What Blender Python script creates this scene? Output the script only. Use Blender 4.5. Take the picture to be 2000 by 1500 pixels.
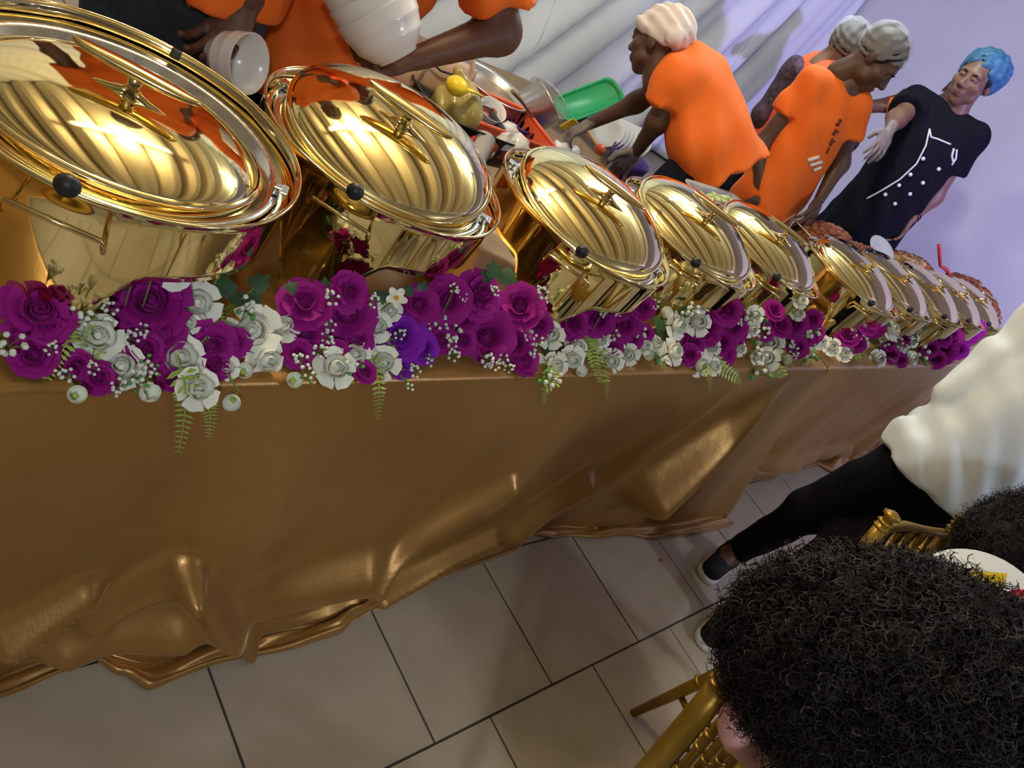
import bpy, bmesh, math, random
import numpy as np
from mathutils import Matrix, Vector

for o in list(bpy.data.objects):
    bpy.data.objects.remove(o)
scene = bpy.context.scene
COL = scene.collection
R3 = random.Random(7)

# ------------------------------------------------------------------ camera
# solved from the floor joints, the table edge and the curtain: image x right, y down, z forward
CAM_R = np.array([[0.6703133, -0.02460162, 0.7416703],
                  [-0.49979325, -0.75374344, 0.42670544],
                  [0.54853148, -0.65670814, -0.51753998]])
CAM_F = 1497.0
CAM_H = 1.5
cam_data = bpy.data.cameras.new('camera')
cam_data.sensor_width = 36.0
cam_data.lens = CAM_F / 2000.0 * 36.0
cam_data.clip_start = 0.02
cam_data.clip_end = 60
cam = bpy.data.objects.new('camera', cam_data)
COL.objects.link(cam)
mw = Matrix.Identity(4)
for i in range(3):
    mw[i][0] = CAM_R[i, 0]; mw[i][1] = -CAM_R[i, 1]; mw[i][2] = -CAM_R[i, 2]
mw[2][3] = CAM_H
cam.matrix_world = mw
scene.camera = cam

# ------------------------------------------------------------------ world, lights, exposure
scene.view_settings.view_transform = 'Standard'
scene.view_settings.look = 'None'
scene.view_settings.exposure = 0.12
scene.view_settings.gamma = 1.0
scene.view_settings.use_curve_mapping = False
world = bpy.data.worlds.new('world'); scene.world = world
world.use_nodes = True
world.node_tree.nodes['Background'].inputs[0].default_value = (0.62, 0.60, 0.66, 1)
world.node_tree.nodes['Background'].inputs[1].default_value = 0.12

def area(name, loc, target, size, power, color, size_y=None, spread=180):
    l = bpy.data.lights.new(name, 'AREA'); l.energy = power; l.color = color
    l.shape = 'RECTANGLE' if size_y else 'SQUARE'; l.size = size
    if size_y: l.size_y = size_y
    l.spread = math.radians(spread)
    o = bpy.data.objects.new(name, l); COL.objects.link(o)
    o.location = loc
    d = Vector(target) - Vector(loc)
    o.rotation_euler = d.to_track_quat('-Z', 'Y').to_euler()
    return o
def spot(name, loc, target, power, color, angle=60, size=0.08, blend=0.5):
    l = bpy.data.lights.new(name, 'SPOT'); l.energy = power; l.color = color
    l.spot_size = math.radians(angle); l.spot_blend = blend; l.shadow_soft_size = size
    o = bpy.data.objects.new(name, l); COL.objects.link(o); o.location = loc
    o.rotation_euler = (Vector(target) - Vector(loc)).to_track_quat('-Z', 'Y').to_euler()
    return o
# ceiling panels of the hall (their fixtures are built below) and the violet stage wash
def point(name, loc, power, color, size=0.12):
    l = bpy.data.lights.new(name, 'POINT'); l.energy = power; l.color = color; l.shadow_soft_size = size
    o = bpy.data.objects.new(name, l); COL.objects.link(o); o.location = loc; return o
point('ceiling_light_warm', (0.9, 1.9, 2.58), 80, (1.0, 0.84, 0.56))
point('ceiling_light_hall', (-1.2, -1.6, 2.58), 85, (0.88, 0.94, 1.0))
point('ceiling_light_cool', (3.4, 2.2, 2.58), 60, (0.80, 0.94, 1.0))
point('ceiling_light_far', (3.0, -2.2, 2.58), 55, (0.88, 0.92, 1.0))
spot('stage_light_violet', (3.0, -3.6, 2.7), (6.9, 2.1, 2.0), 1300, (0.44, 0.37, 1.0), 50)
spot('stage_light_blue', (4.6, -2.6, 2.6), (3.0, 0.2, 0.6), 22, (0.40, 0.36, 1.0), 60)

# ------------------------------------------------------------------ pixel helpers (2000 x 1500 frame)
def ray(x, y):
    return CAM_R @ np.array([x - 1000.0, y - 750.0, CAM_F])
def onz(x, y, z):
    d = ray(x, y); return Vector(d * ((z - CAM_H) / d[2]) + np.array([0, 0, CAM_H]))
def ony(x, y, Y):
    d = ray(x, y); return Vector(d * (Y / d[1]) + np.array([0, 0, CAM_H]))
def onplane(x, y, p, n):
    d = ray(x, y); o = np.array([0, 0, CAM_H]); n = np.array(n); p = np.array(p)
    return Vector(o + d * (np.dot(p - o, n) / np.dot(d, n)))
def upright(x, y, bx, by, off=0.0):
    """point on the upright plane that faces the camera through the floor spot (bx, by), moved back by off"""
    n = np.array([bx, by, 0.0]); n /= np.linalg.norm(n)
    return onplane(x, y, np.array([bx, by, 0]) + n * off, n)

# ------------------------------------------------------------------ materials
MATS = {}
def mat(name, color, rough=0.5, metal=0.0, noise=None, bump=0.0, bscale=200.0, sheen=0.0, emit=None, trans=0.0, alpha=1.0, spec=0.5, sub=0.0, ior=1.45, coat=0.0):
    """noise = (second colour, scale[, detail]) blended over the first by a noise texture"""
    if name in MATS: return MATS[name]
    m = bpy.data.materials.new(name); m.use_nodes = True
    nt = m.node_tree; b = nt.nodes['Principled BSDF']
    c = tuple(color) + (1,)
    b.inputs['Base Color'].default_value = c
    b.inputs['Roughness'].default_value = rough
    b.inputs['Metallic'].default_value = metal
    b.inputs['Specular IOR Level'].default_value = spec
    b.inputs['IOR'].default_value = ior
    b.inputs['Coat Weight'].default_value = coat
    if sheen:
        b.inputs['Sheen Weight'].default_value = sheen
        b.inputs['Sheen Roughness'].default_value = 0.35
        b.inputs['Sheen Tint'].default_value = tuple(min(1, 0.35 + x) for x in color) + (1,)
    if trans: b.inputs['Transmission Weight'].default_value = trans
    if alpha < 1: b.inputs['Alpha'].default_value = alpha
    if sub:
        b.inputs['Subsurface Weight'].default_value = sub
        b.inputs['Subsurface Radius'].default_value = (0.012, 0.006, 0.004)
    if emit:
        b.inputs['Emission Color'].default_value = tuple(emit[0]) + (1,)
        b.inputs['Emission Strength'].default_value = emit[1]
    tc = None
    if noise or bump:
        tc = nt.nodes.new('ShaderNodeTexCoord')
    if noise:
        n = nt.nodes.new('ShaderNodeTexNoise'); n.inputs['Scale'].default_value = noise[1]
        n.inputs['Detail'].default_value = noise[2] if len(noise) > 2 else 4
        r = nt.nodes.new('ShaderNodeValToRGB')
        r.color_ramp.elements[0].position = 0.35; r.color_ramp.elements[1].position = 0.68
        r.color_ramp.elements[0].color = c; r.color_ramp.elements[1].color = tuple(noise[0]) + (1,)
        nt.links.new(tc.outputs['Object'], n.inputs['Vector'])
        nt.links.new(n.outputs['Fac'], r.inputs['Fac']); nt.links.new(r.outputs['Color'], b.inputs['Base Color'])
    if bump:
        n2 = nt.nodes.new('ShaderNodeTexNoise'); n2.inputs['Scale'].default_value = bscale; n2.inputs['Detail'].default_value = 3
        bp = nt.nodes.new('ShaderNodeBump'); bp.inputs['Strength'].default_value = bump; bp.inputs['Distance'].default_value = 0.01
        nt.links.new(tc.outputs['Object'], n2.inputs['Vector'])
        nt.links.new(n2.outputs['Fac'], bp.inputs['Height']); nt.links.new(bp.outputs['Normal'], b.inputs['Normal'])
    MATS[name] = m
    return m

# ------------------------------------------------------------------ object helpers
def link(o, parent=None):
    COL.objects.link(o)
    if parent is not None: o.parent = parent
    return o
def tag(o, label=None, cat=None, group=None, kind=None):
    if label: o['label'] = label
    if cat: o['category'] = cat
    if group: o['group'] = group
    if kind: o['kind'] = kind
    return o
def empty(name, loc=(0, 0, 0), rz=0.0):
    o = bpy.data.objects.new(name, None); o.empty_display_size = 0.1
    o.location = loc; o.rotation_euler = (0, 0, rz); COL.objects.link(o); return o
def thing(name, label, cat, loc=(0, 0, 0), rz=0.0, group=None):
    return tag(empty(name, loc, rz), label, cat, group)
def mesh_obj(name, verts, faces, m, parent=None, smooth=True, origin=None):
    """one mesh object; verts in the parent's space"""
    me = bpy.data.meshes.new(name)
    v = np.asarray(verts, dtype=float)
    if origin is not None: v = v - np.asarray(origin)
    me.from_pydata(v.tolist(), [], faces if isinstance(faces, list) else faces.tolist())
    if smooth: me.polygons.foreach_set('use_smooth', [True] * len(me.polygons))
    me.update()
    for mm in (m if isinstance(m, (list, tuple)) else [m]): me.materials.append(mm)
    o = bpy.data.objects.new(name, me); link(o, parent)
    if origin is not None: o.location = origin
    return o
def inst(src, parent=None, loc=None, mtx=None):
    c = src.copy(); link(c, None); c.parent = parent
    if mtx is not None: c.matrix_local = mtx
    if loc is not None: c.location = loc
    return c
def copy_tree(o, parent=None):
    c = o.copy(); COL.objects.link(c); c.parent = parent
    for ch in list(o.children): copy_tree(ch, c)
    return c

class MB:
    """collects shapes, builds ONE mesh object"""
    def __init__(s): s.v = []; s.f = []; s.mi = []; s.cur = 0
    def add(s, verts, faces):
        b = len(s.v); s.v.extend([tuple(p) for p in verts])
        for f in faces: s.f.append(tuple(i + b for i in f)); s.mi.append(s.cur)
        return s
    def box(s, c, size, rz=0.0, bev=0.0):
        hx, hy, hz = size[0] / 2, size[1] / 2, size[2] / 2
        ca, sa = math.cos(rz), math.sin(rz)
        if bev <= 0:
            P = [(x, y, z) for x in (-hx, hx) for y in (-hy, hy) for z in (-hz, hz)]
            F = [(0, 1, 3, 2), (4, 6, 7, 5), (0, 4, 5, 1), (2, 3, 7, 6), (0, 2, 6, 4), (1, 5, 7, 3)]
        else:
            bm = bmesh.new(); bmesh.ops.create_cube(bm, size=1)
            for v in bm.verts: v.co = Vector((v.co.x * size[0], v.co.y * size[1], v.co.z * size[2]))
            bmesh.ops.bevel(bm, geom=bm.edges[:], offset=bev, segments=2, profile=0.7, affect='EDGES')
            bm.verts.index_update()
            P = [tuple(v.co) for v in bm.verts]; F = [tuple(v.index for v in f.verts) for f in bm.faces]; bm.free()
        P = [(c[0] + x * ca - y * sa, c[1] + x * sa + y * ca, c[2] + z) for x, y, z in P]
        return s.add(P, F)
    def tube(s, pts, r, n=8, cap=True, flat=None):
        """tube along points, r scalar or list; flat=(axis, factor) squashes rings"""
        pts = [Vector(p) for p in pts]; m = len(pts)
        rr = r if isinstance(r, (list, tuple)) else [r] * m
        t0 = (pts[1] - pts[0]).normalized()
        up = Vector((0, 0, 1)) if abs(t0.z) < 0.9 else Vector((1, 0, 0))
        a = t0.cross(up).normalized(); V = []
        for i in range(m):
            t = (pts[min(i + 1, m - 1)] - pts[max(i - 1, 0)]).normalized()
            a = (a - t * a.dot(t)).normalized(); b = t.cross(a)
            for k in range(n):
                th = 2 * math.pi * k / n
                off = (a * math.cos(th) + b * math.sin(th)) * rr[i]
                if flat: ax = Vector(flat[0]); off -= ax * off.dot(ax) * (1 - flat[1])
                V.append(pts[i] + off)
        F = [(i * n + k, i * n + (k + 1) % n, (i + 1) * n + (k + 1) % n, (i + 1) * n + k) for i in range(m - 1) for k in range(n)]
        if cap: F += [tuple(range(n - 1, -1, -1)), tuple((m - 1) * n + k for k in range(n))]
        return s.add(V, F)
    def lathe(s, prof, n=32, c=(0, 0, 0), sx=1.0, sy=1.0, wob=None):
        """profile of (radius, z) turned about the upright axis through c"""
        V = []
        for r, z in prof:
            for k in range(n):
                th = 2 * math.pi * k / n
                w = 1 + (wob(th, z) if wob else 0)
                V.append((c[0] + r * w * sx * math.cos(th), c[1] + r * w * sy * math.sin(th), c[2] + z))
        m = len(prof)
        F = [(i * n + k, i * n + (k + 1) % n, (i + 1) * n + (k + 1) % n, (i + 1) * n + k) for i in range(m - 1) for k in range(n)]
        if prof[0][0] > 1e-6: F.append(tuple(range(n - 1, -1, -1))) if prof[0][0] < 0.004 else None
        return s.add(V, F)
    def grid(s, fn, nu, nv, closed_u=False):
        V = [fn(i / (nu if closed_u else nu - 1), j / (nv - 1)) for j in range(nv) for i in range(nu)]
        F = []
        for j in range(nv - 1):
            for i in range(nu if closed_u else nu - 1):
                i2 = (i + 1) % nu
                F.append((j * nu + i, j * nu + i2, (j + 1) * nu + i2, (j + 1) * nu + i))
        return s.add(V, F)
    def sphere(s, c, r, n=12, m=8, sc=(1, 1, 1)):
        V = [(c[0], c[1], c[2] + r * sc[2])]
        for j in range(1, m):
            ph = math.pi * j / m
            for k in range(n):
                th = 2 * math.pi * k / n
                V.append((c[0] + r * sc[0] * math.sin(ph) * math.cos(th), c[1] + r * sc[1] * math.sin(ph) * math.sin(th), c[2] + r * sc[2] * math.cos(ph)))
        V.append((c[0], c[1], c[2] - r * sc[2]))
        F = [(0, 1 + k, 1 + (k + 1) % n) for k in range(n)]
        for j in range(m - 2):
            a = 1 + j * n
            F += [(a + k, a + n + k, a + n + (k + 1) % n, a + (k + 1) % n) for k in range(n)]
        a = 1 + (m - 2) * n; L = len(V) - 1
        F += [(a + k, L, a + (k + 1) % n) for k in range(n)]
        return s.add(V, F)
    def build(s, name, m, parent=None, smooth=True, solid=0.0, origin=None, bevel=0.0):
        o = mesh_obj(name, s.v, s.f, m, parent, smooth, origin)
        if isinstance(m, (list, tuple)) and len(m) > 1: o.data.polygons.foreach_set('material_index', s.mi)
        if solid:
            md = o.modifiers.new('thickness', 'SOLIDIFY'); md.thickness = solid; md.offset = 0
        if bevel:
            md = o.modifiers.new('edge', 'BEVEL'); md.width = bevel; md.segments = 2; md.limit_method = 'ANGLE'
        return o

def frame(origin, z, xhint):
    """4x4 with local z along z, local x near xhint"""
    z = Vector(z).normalized(); x = Vector(xhint); x = (x - z * x.dot(z)).normalized(); y = z.cross(x)
    M = Matrix((x, y, z)).transposed().to_4x4(); M.translation = Vector(origin); return M
def smooth(a, b, x):
    t = max(0.0, min(1.0, (x - a) / (b - a))); return t * t * (3 - 2 * t)

# ------------------------------------------------------------------ signed distance mesher (bodies, clothes, soft things)
class SDF:
    """smooth union of round cones / ellipsoids evaluated on a grid, meshed with surface nets"""
    def __init__(s, h=0.012, k=0.03): s.h = h; s.k = k; s.p = []
    def cap(s, a, b, ra, rb=None, sq=None, flat=False, k=None):
        """round cone a-b; sq=(axis, factor>1) flattens along axis; flat cuts the b end square"""
        s.p.append(('c', np.array(a, float), np.array(b, float), ra, ra if rb is None else rb, sq, flat, s.k if k is None else k)); return s
    def ell(s, c, r, M=None, k=None):
        s.p.append(('e', np.array(c, float), np.array(r, float), None if M is None else np.array(M, float), None, None, None, s.k if k is None else k)); return s
    def sub(s, c, r, k=0.01):
        s.p.append(('s', np.array(c, float), r, None, None, None, None, k)); return s
    def cut(s, p, n):
        """keep the side n points away from"""
        n = np.array(n, float); s.p.append(('x', np.array(p, float), n / np.linalg.norm(n), None, None, None, None, 0)); return s
    def mesh(s, disp=None):
        h = s.h; lo = np.full(3, 1e9); hi = -lo
        for q in s.p:
            if q[0] == 'c':
                r = max(q[3], q[4]); lo = np.minimum(lo, np.minimum(q[1], q[2]) - r); hi = np.maximum(hi, np.maximum(q[1], q[2]) + r)
            elif q[0] == 'e':
                r = q[2].max(); lo = np.minimum(lo, q[1] - r); hi = np.maximum(hi, q[1] + r)
        lo -= 3.5 * h + 0.012; hi += 3.5 * h + 0.012
        n = np.ceil((hi - lo) / h).astype(int) + 1
        ax = [lo[i] + h * np.arange(n[i]) for i in range(3)]
        D = np.full(n, 0.5, dtype=np.float32)
        for q in s.p:
            t, k = q[0], q[7]
            if t == 'x':
                X = ax[0][:, None, None]; Y = ax[1][None, :, None]; Z = ax[2][None, None, :]
                d = (X - q[1][0]) * q[2][0] + (Y - q[1][1]) * q[2][1] + (Z - q[1][2]) * q[2][2]
                D = np.maximum(D, d.astype(np.float32)); continue
            mg = k + 4 * h + 0.01
            if t == 'c': r = max(q[3], q[4]); a0 = np.minimum(q[1], q[2]) - r - mg; a1 = np.maximum(q[1], q[2]) + r + mg
            elif t == 'e': r = q[2].max(); a0 = q[1] - r - mg; a1 = q[1] + r + mg
            else: a0 = q[1] - q[2] - mg; a1 = q[1] + q[2] + mg
            i0 = np.clip(np.floor((a0 - lo) / h).astype(int), 0, n - 1); i1 = np.clip(np.ceil((a1 - lo) / h).astype(int) + 1, 1, n)
            if (i1 <= i0).any(): continue
            sl = tuple(slice(i0[i], i1[i]) for i in range(3))
            X = ax[0][sl[0]][:, None, None].astype(np.float32); Y = ax[1][sl[1]][None, :, None].astype(np.float32); Z = ax[2][sl[2]][None, None, :].astype(np.float32)
            if t == 'c':
                a, b = q[1], q[2]; v = b - a; L2 = max(float(v @ v), 1e-9)
                px, py, pz = X - a[0], Y - a[1], Z - a[2]
                tt = (px * v[0] + py * v[1] + pz * v[2]) / L2
                tc = np.clip(tt, 0, None if q[6] else 1)
                dx, dy, dz = px - tc * v[0], py - tc * v[1], pz - tc * v[2]
                if q[5] is not None:
                    nn, fac = np.array(q[5][0], float), q[5][1]
                    e = (dx * nn[0] + dy * nn[1] + dz * nn[2]) * (fac - 1)
                    dx = dx + e * nn[0]; dy = dy + e * nn[1]; dz = dz + e * nn[2]
                d = np.sqrt(dx * dx + dy * dy + dz * dz) - (q[3] + (q[4] - q[3]) * np.clip(tc, 0, 1))
                if q[6]: d = np.maximum(d, (tt - 1) * math.sqrt(L2))
            elif t == 'e':
                px, py, pz = X - q[1][0], Y - q[1][1], Z - q[1][2]
                if q[3] is not None:
                    M = q[3]   # columns = local axes
                    px, py, pz = (px * M[0, 0] + py * M[1, 0] + pz * M[2, 0]), (px * M[0, 1] + py * M[1, 1] + pz * M[2, 1]), (px * M[0, 2] + py * M[1, 2] + pz * M[2, 2])
                r = q[2]
                k0 = np.sqrt((px / r[0]) ** 2 + (py / r[1]) ** 2 + (pz / r[2]) ** 2)
                k1 = np.sqrt((px / r[0] ** 2) ** 2 + (py / r[1] ** 2) ** 2 + (pz / r[2] ** 2) ** 2) + 1e-6
                d = k0 * (k0 - 1) / k1
            else:
                px, py, pz = X - q[1][0], Y - q[1][1], Z - q[1][2]
                d = q[2] - np.sqrt(px * px + py * py + pz * pz)
                o = D[sl]; hh = np.clip(0.5 + 0.5 * (d - o) / k, 0, 1)
                D[sl] = o * (1 - hh) + d * hh + k * hh * (1 - hh); continue
            o = D[sl]
            if k > 1e-6:
                hh = np.clip(0.5 + 0.5 * (o - d) / k, 0, 1); D[sl] = o * (1 - hh) + d * hh - k * hh * (1 - hh)
            else: D[sl] = np.minimum(o, d)
        if disp is not None:
            X = ax[0][:, None, None]; Y = ax[1][None, :, None]; Z = ax[2][None, None, :]
            D = D + disp(X, Y, Z)
        return surface_net(D, lo, h)

def surface_net(D, lo, h):
    S = D < 0
    c = [S[i:S.shape[0] - 1 + i, j:S.shape[1] - 1 + j, l:S.shape[2] - 1 + l] for i in (0, 1) for j in (0, 1) for l in (0, 1)]
    cnt = sum(x.astype(np.int8) for x in c)
    act = (cnt > 0) & (cnt < 8)
    idx = np.full(act.shape, -1, dtype=np.int64); ids = np.argwhere(act); idx[act] = np.arange(len(ids))
    acc = np.zeros((len(ids), 3)); num = np.zeros(len(ids))
    corners = [(i, j, l) for i in (0, 1) for j in (0, 1) for l in (0, 1)]
    val = {q: D[ids[:, 0] + q[0], ids[:, 1] + q[1], ids[:, 2] + q[2]] for q in corners}
    for q in corners:
        for a in range(3):
            if q[a] == 0:
                r = list(q); r[a] = 1; r = tuple(r)
                v0, v1 = val[q], val[r]; m = (v0 < 0) != (v1 < 0)
                t = np.where(m, v0 / np.where(v0 == v1, 1, v0 - v1), 0)
                p = np.tile(np.array(q, float), (len(ids), 1)); p[:, a] += t
                acc += p * m[:, None]; num += m
    V = lo + h * (ids + acc / np.maximum(num, 1)[:, None])
    F = []
    for a in range(3):
        b, d = (a + 1) % 3, (a + 2) % 3
        s0 = [slice(None)] * 3; s1 = [slice(None)] * 3
        s0[a] = slice(0, -1); s1[a] = slice(1, None)
        A, B = S[tuple(s0)], S[tuple(s1)]
        e = np.argwhere(A != B)
        e = e[(e[:, b] > 0) & (e[:, d] > 0) & (e[:, b] < D.shape[b] - 1) & (e[:, d] < D.shape[d] - 1)]
        if not len(e): continue
        def g(db, dd):
            k = e.copy(); k[:, b] -= db; k[:, d] -= dd; return idx[k[:, 0], k[:, 1], k[:, 2]]
        q = np.stack([g(1, 1), g(0, 1), g(0, 0), g(1, 0)], 1)
        fl = B[e[:, 0], e[:, 1], e[:, 2]]
        q[fl] = q[fl][:, ::-1]
        F.append(q)
    F = np.concatenate(F) if F else np.zeros((0, 4), int)
    return V, F[(F >= 0).all(1)]

def folds(amp, freq, axis=(0, 0, 1), seed=0.0):
    """gentle cloth wrinkles as a displacement of a distance field"""
    def fn(X, Y, Z):
        a = np.sin(freq * (X * 1.3 + Z * 0.9) + 1.7 + seed) * np.sin(freq * (Y * 1.1 - Z * 0.8) + 0.6 + seed)
        b = np.sin(2.1 * freq * (X * 0.7 - Y * 0.6 + Z * 0.55) + 2.9 * seed + 0.4)
        return amp * (a + 0.5 * b)
    return fn
# ================================================================== THE ROOM
WX, WY = 7.02, 3.92
def struct(o): return tag(o, kind='structure')
def brick_floor():
    m = bpy.data.materials.new('floor_beyond'); m.use_nodes = True; nt = m.node_tree; b = nt.nodes['Principled BSDF']
    tc = nt.nodes.new('ShaderNodeTexCoord'); br = nt.nodes.new('ShaderNodeTexBrick')
    br.inputs['Scale'].default_value = 1.0; br.inputs['Brick Width'].default_value = 0.4135; br.inputs['Row Height'].default_value = 0.395
    br.inputs['Mortar Size'].default_value = 0.004; br.offset = 0.42
    br.inputs['Color1'].default_value = (0.30, 0.265, 0.21, 1); br.inputs['Color2'].default_value = (0.33, 0.29, 0.235, 1)
    br.inputs['Mortar'].default_value = (0.05, 0.045, 0.04, 1)
    nt.links.new(tc.outputs['Object'], br.inputs['Vector']); nt.links.new(br.outputs['Color'], b.inputs['Base Color'])
    b.inputs['Roughness'].default_value = 0.45
    return m
M_grout = mat('grout', (0.055, 0.048, 0.042), 0.9)
M_tile = mat('tile', (0.40, 0.345, 0.265), 0.42, noise=((0.45, 0.39, 0.305), 9, 6), bump=0.03, bscale=180)
M_wall = mat('wall_paint', (0.66, 0.66, 0.68), 0.75, noise=((0.60, 0.60, 0.63), 2.2, 5), bump=0.06, bscale=40)
M_wall2 = mat('wall_paint_hall', (0.30, 0.27, 0.25), 0.8, noise=((0.24, 0.21, 0.20), 1.5, 4))
M_ceil = mat('ceiling_paint', (0.52, 0.50, 0.47), 0.8)
fl = MB().grid(lambda u, v: (-4 + 11.02 * u, -6 + 9.92 * v, -0.004), 2, 2).build('floor', brick_floor(), smooth=False); struct(fl)
# the tiles one can tell apart: each its own piece, proud of the grout bed
gb = MB().grid(lambda u, v: (-1.25 + 7.2 * u, -1.37 + 2.37 * v, -0.0035), 2, 2).build('grout_bed', M_grout, fl, smooth=False)
TX, TY, GAP = 0.4135, 0.395, 0.006
tb = MB().box((0, 0, 0), (TX - GAP, TY - GAP, 0.008), bev=0.0012)
tile0 = tb.build('tile', M_tile, fl, smooth=False)
first = True
for row in range(-4, 2):
    y = 0.21 + TY * row + TY / 2
    off = 1.13 if row % 2 == 0 else 1.305
    for k in range(-6, 12):
        x = off + TX * k + TX / 2
        if x > 5.8: continue
        t = tile0 if first else inst(tile0, fl); first = False
        t.location = (x, y, -0.004 + R3.uniform(-0.0006, 0.0006))
        t.rotation_euler = (R3.uniform(-.002, .002), R3.uniform(-.002, .002), R3.uniform(-.002, .002))
struct(MB().box((WX + 0.05, -1.04, 1.5), (0.1, 9.92, 3.0)).build('wall_right', M_wall, smooth=False))
struct(MB().box((1.51, WY + 0.05, 1.5), (11.02, 0.1, 3.0)).build('wall_back', M_wall, smooth=False))
struct(MB().box((-4.05, -1.04, 1.5), (0.1, 9.92, 3.0)).build('wall_left', M_wall2, smooth=False))
struct(MB().box((1.51, -6.05, 1.5), (11.02, 0.1, 3.0)).build('wall_front', M_wall2, smooth=False))
struct(MB().box((1.51, -1.04, 3.05), (11.22, 10.12, 0.1)).build('ceiling', M_ceil, smooth=False))

# ------------------------------------------------------------------ the white drape along the back wall
M_curt = mat('curtain_voile', (0.72, 0.74, 0.75), 0.7, sheen=0.3, bump=0.05, bscale=500)
def curtain_pt(x, z):
    """folds hang plumb by the corner and are drawn towards the left lower down the room"""
    a = 0.08 + 0.26 * max(0.0, 7.0 - x) ** 0.9 * .85
    q = x - a * (z - 1.6) * 0.8
    w = math.sin(q * 15.0 + 0.8 * math.sin(q * 4.1)) * 0.045 + math.sin(q * 31 + 1.3 + 1.2 * math.sin(q * 2.7)) * 0.018 + math.sin(q * 6.2 + .5) * 0.03
    return (x, WY - 0.13 + w, z)
cuts = [-3.9, -2.2, -0.5, 1.2, 2.8, 3.9, 5.0, 6.0, 6.97]
lab = ['white draped backdrop curtain behind the server in the dark jeans'] * 4 + [
    'white backdrop curtain with slanting folds behind the steel pot', 'white backdrop curtain with slanting folds behind the green tray',
    'white backdrop curtain behind the person in the white turban cap', 'white backdrop curtain hanging straight in the corner by the lavender wall']
for i in range(8):
    x0, x1 = cuts[i], cuts[i + 1]; nu = int((x1 - x0) / 0.016)
    cb = MB().grid(lambda u, v: curtain_pt(x0 + (x1 - x0 + .005) * u, 0.02 + 2.96 * v), nu, 26)
    tag(cb.build('curtain', M_curt, solid=0.002), lab[i], 'curtain', 'white drapes along the back wall')

# unseen dark panels added to put a dark band in lid reflections; sagging ceiling drapes
M_addpanel = mat('added_dark_panels', (0.05, 0.035, 0.03), 0.6, noise=((0.08, 0.05, 0.04), 6, 4))
struct(MB().box((1.51, -5.985, 0.7), (11.0, 0.03, 1.4), bev=.005).build('added_panel_1', M_addpanel, smooth=False))
struct(MB().box((-3.985, -1.04, 0.55), (0.03, 9.86, 1.1), bev=.005).build('added_panel_2', M_addpanel, smooth=False))
M_drape = mat('ceiling_drape', (0.78, 0.72, 0.58), 0.7, sheen=.2)
for i in range(17):
    x0 = -3.8 + .5 * i
    def dr(u, v, x0=x0):
        y = -0.35 + 4.15 * v; c = math.sin(math.pi * u) ** .7; sg = math.sin(math.pi * v) * .10
        return (x0 + .48 * u, y, 2.985 - .13 * c - sg * c - .012 * math.sin(u * 31 + v * 2))
    tag(MB().grid(dr, 14, 22).build('ceiling_drape', M_drape, solid=.002), 'cream fabric strip sagging under the ceiling', 'drape', 'fabric strips under the ceiling')
# ------------------------------------------------------------------ ceiling light fixtures
M_lampw = mat('lamp_warm', (1, 1, 1), 0.5, emit=((1.0, 0.86, 0.6), 9))
M_lampc = mat('lamp_cool', (1, 1, 1), 0.5, emit=((0.85, 0.95, 1.0), 9))
M_white = mat('white_metal', (0.8, 0.8, 0.8), 0.4)
for (x, y, m, lb) in ((0.9, 1.9, M_lampw, 'warm ceiling light fixture over the serving area'), (-1.2, -1.6, M_lampw, 'warm ceiling light fixture over the hall seats'),
                      (3.4, 2.2, M_lampc, 'cool white ceiling light fixture near the backdrop curtain'), (3.0, -2.2, M_lampc, 'cool white ceiling light fixture over the hall')):
    t = thing('ceiling_light', lb, 'ceiling light', (x, y, 2.66))
    for dx in (-0.4, 0.4): MB().tube([(dx, 0, 0.06), (dx, 0, 0.335)], 0.006, 8).build('rod', M_white, t)
    MB().box((0, 0, 0.05), (1.3, 0.10, 0.03), bev=0.01).build('housing', M_white, t, smooth=False)
    for dy in (-0.03, 0.03):
        MB().tube([(-0.58, dy, 0.018), (0.58, dy, 0.018)], 0.013, 10).build('tube', m, t)
# ================================================================== THE BUFFET TABLES AND THEIR CLOTHS
M_wood = mat('table_wood', (0.20, 0.12, 0.06), 0.6)
def trestle(x0, x1, lb):
    t = thing('buffet_table', lb, 'table', ((x0 + x1) / 2, 1.02, 0))
    L = x1 - x0
    MB().box((0, 0, 0.7325), (L, 0.74, 0.025)).build('tabletop', M_wood, t, smooth=False)
    for sx in (-1, 1):
        for sy in (-1, 1):
            MB().tube([(sx * (L / 2 - 0.12), sy * 0.30, 0), (sx * (L / 2 - 0.12), sy * 0.30, 0.72)], 0.016).build('leg', M_white, t)
trestle(-1.0, 2.66, 'folding table under the gold tablecloth with the puddled hem')
trestle(2.72, 6.45, 'folding table under the shaded gold tablecloth')

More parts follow.
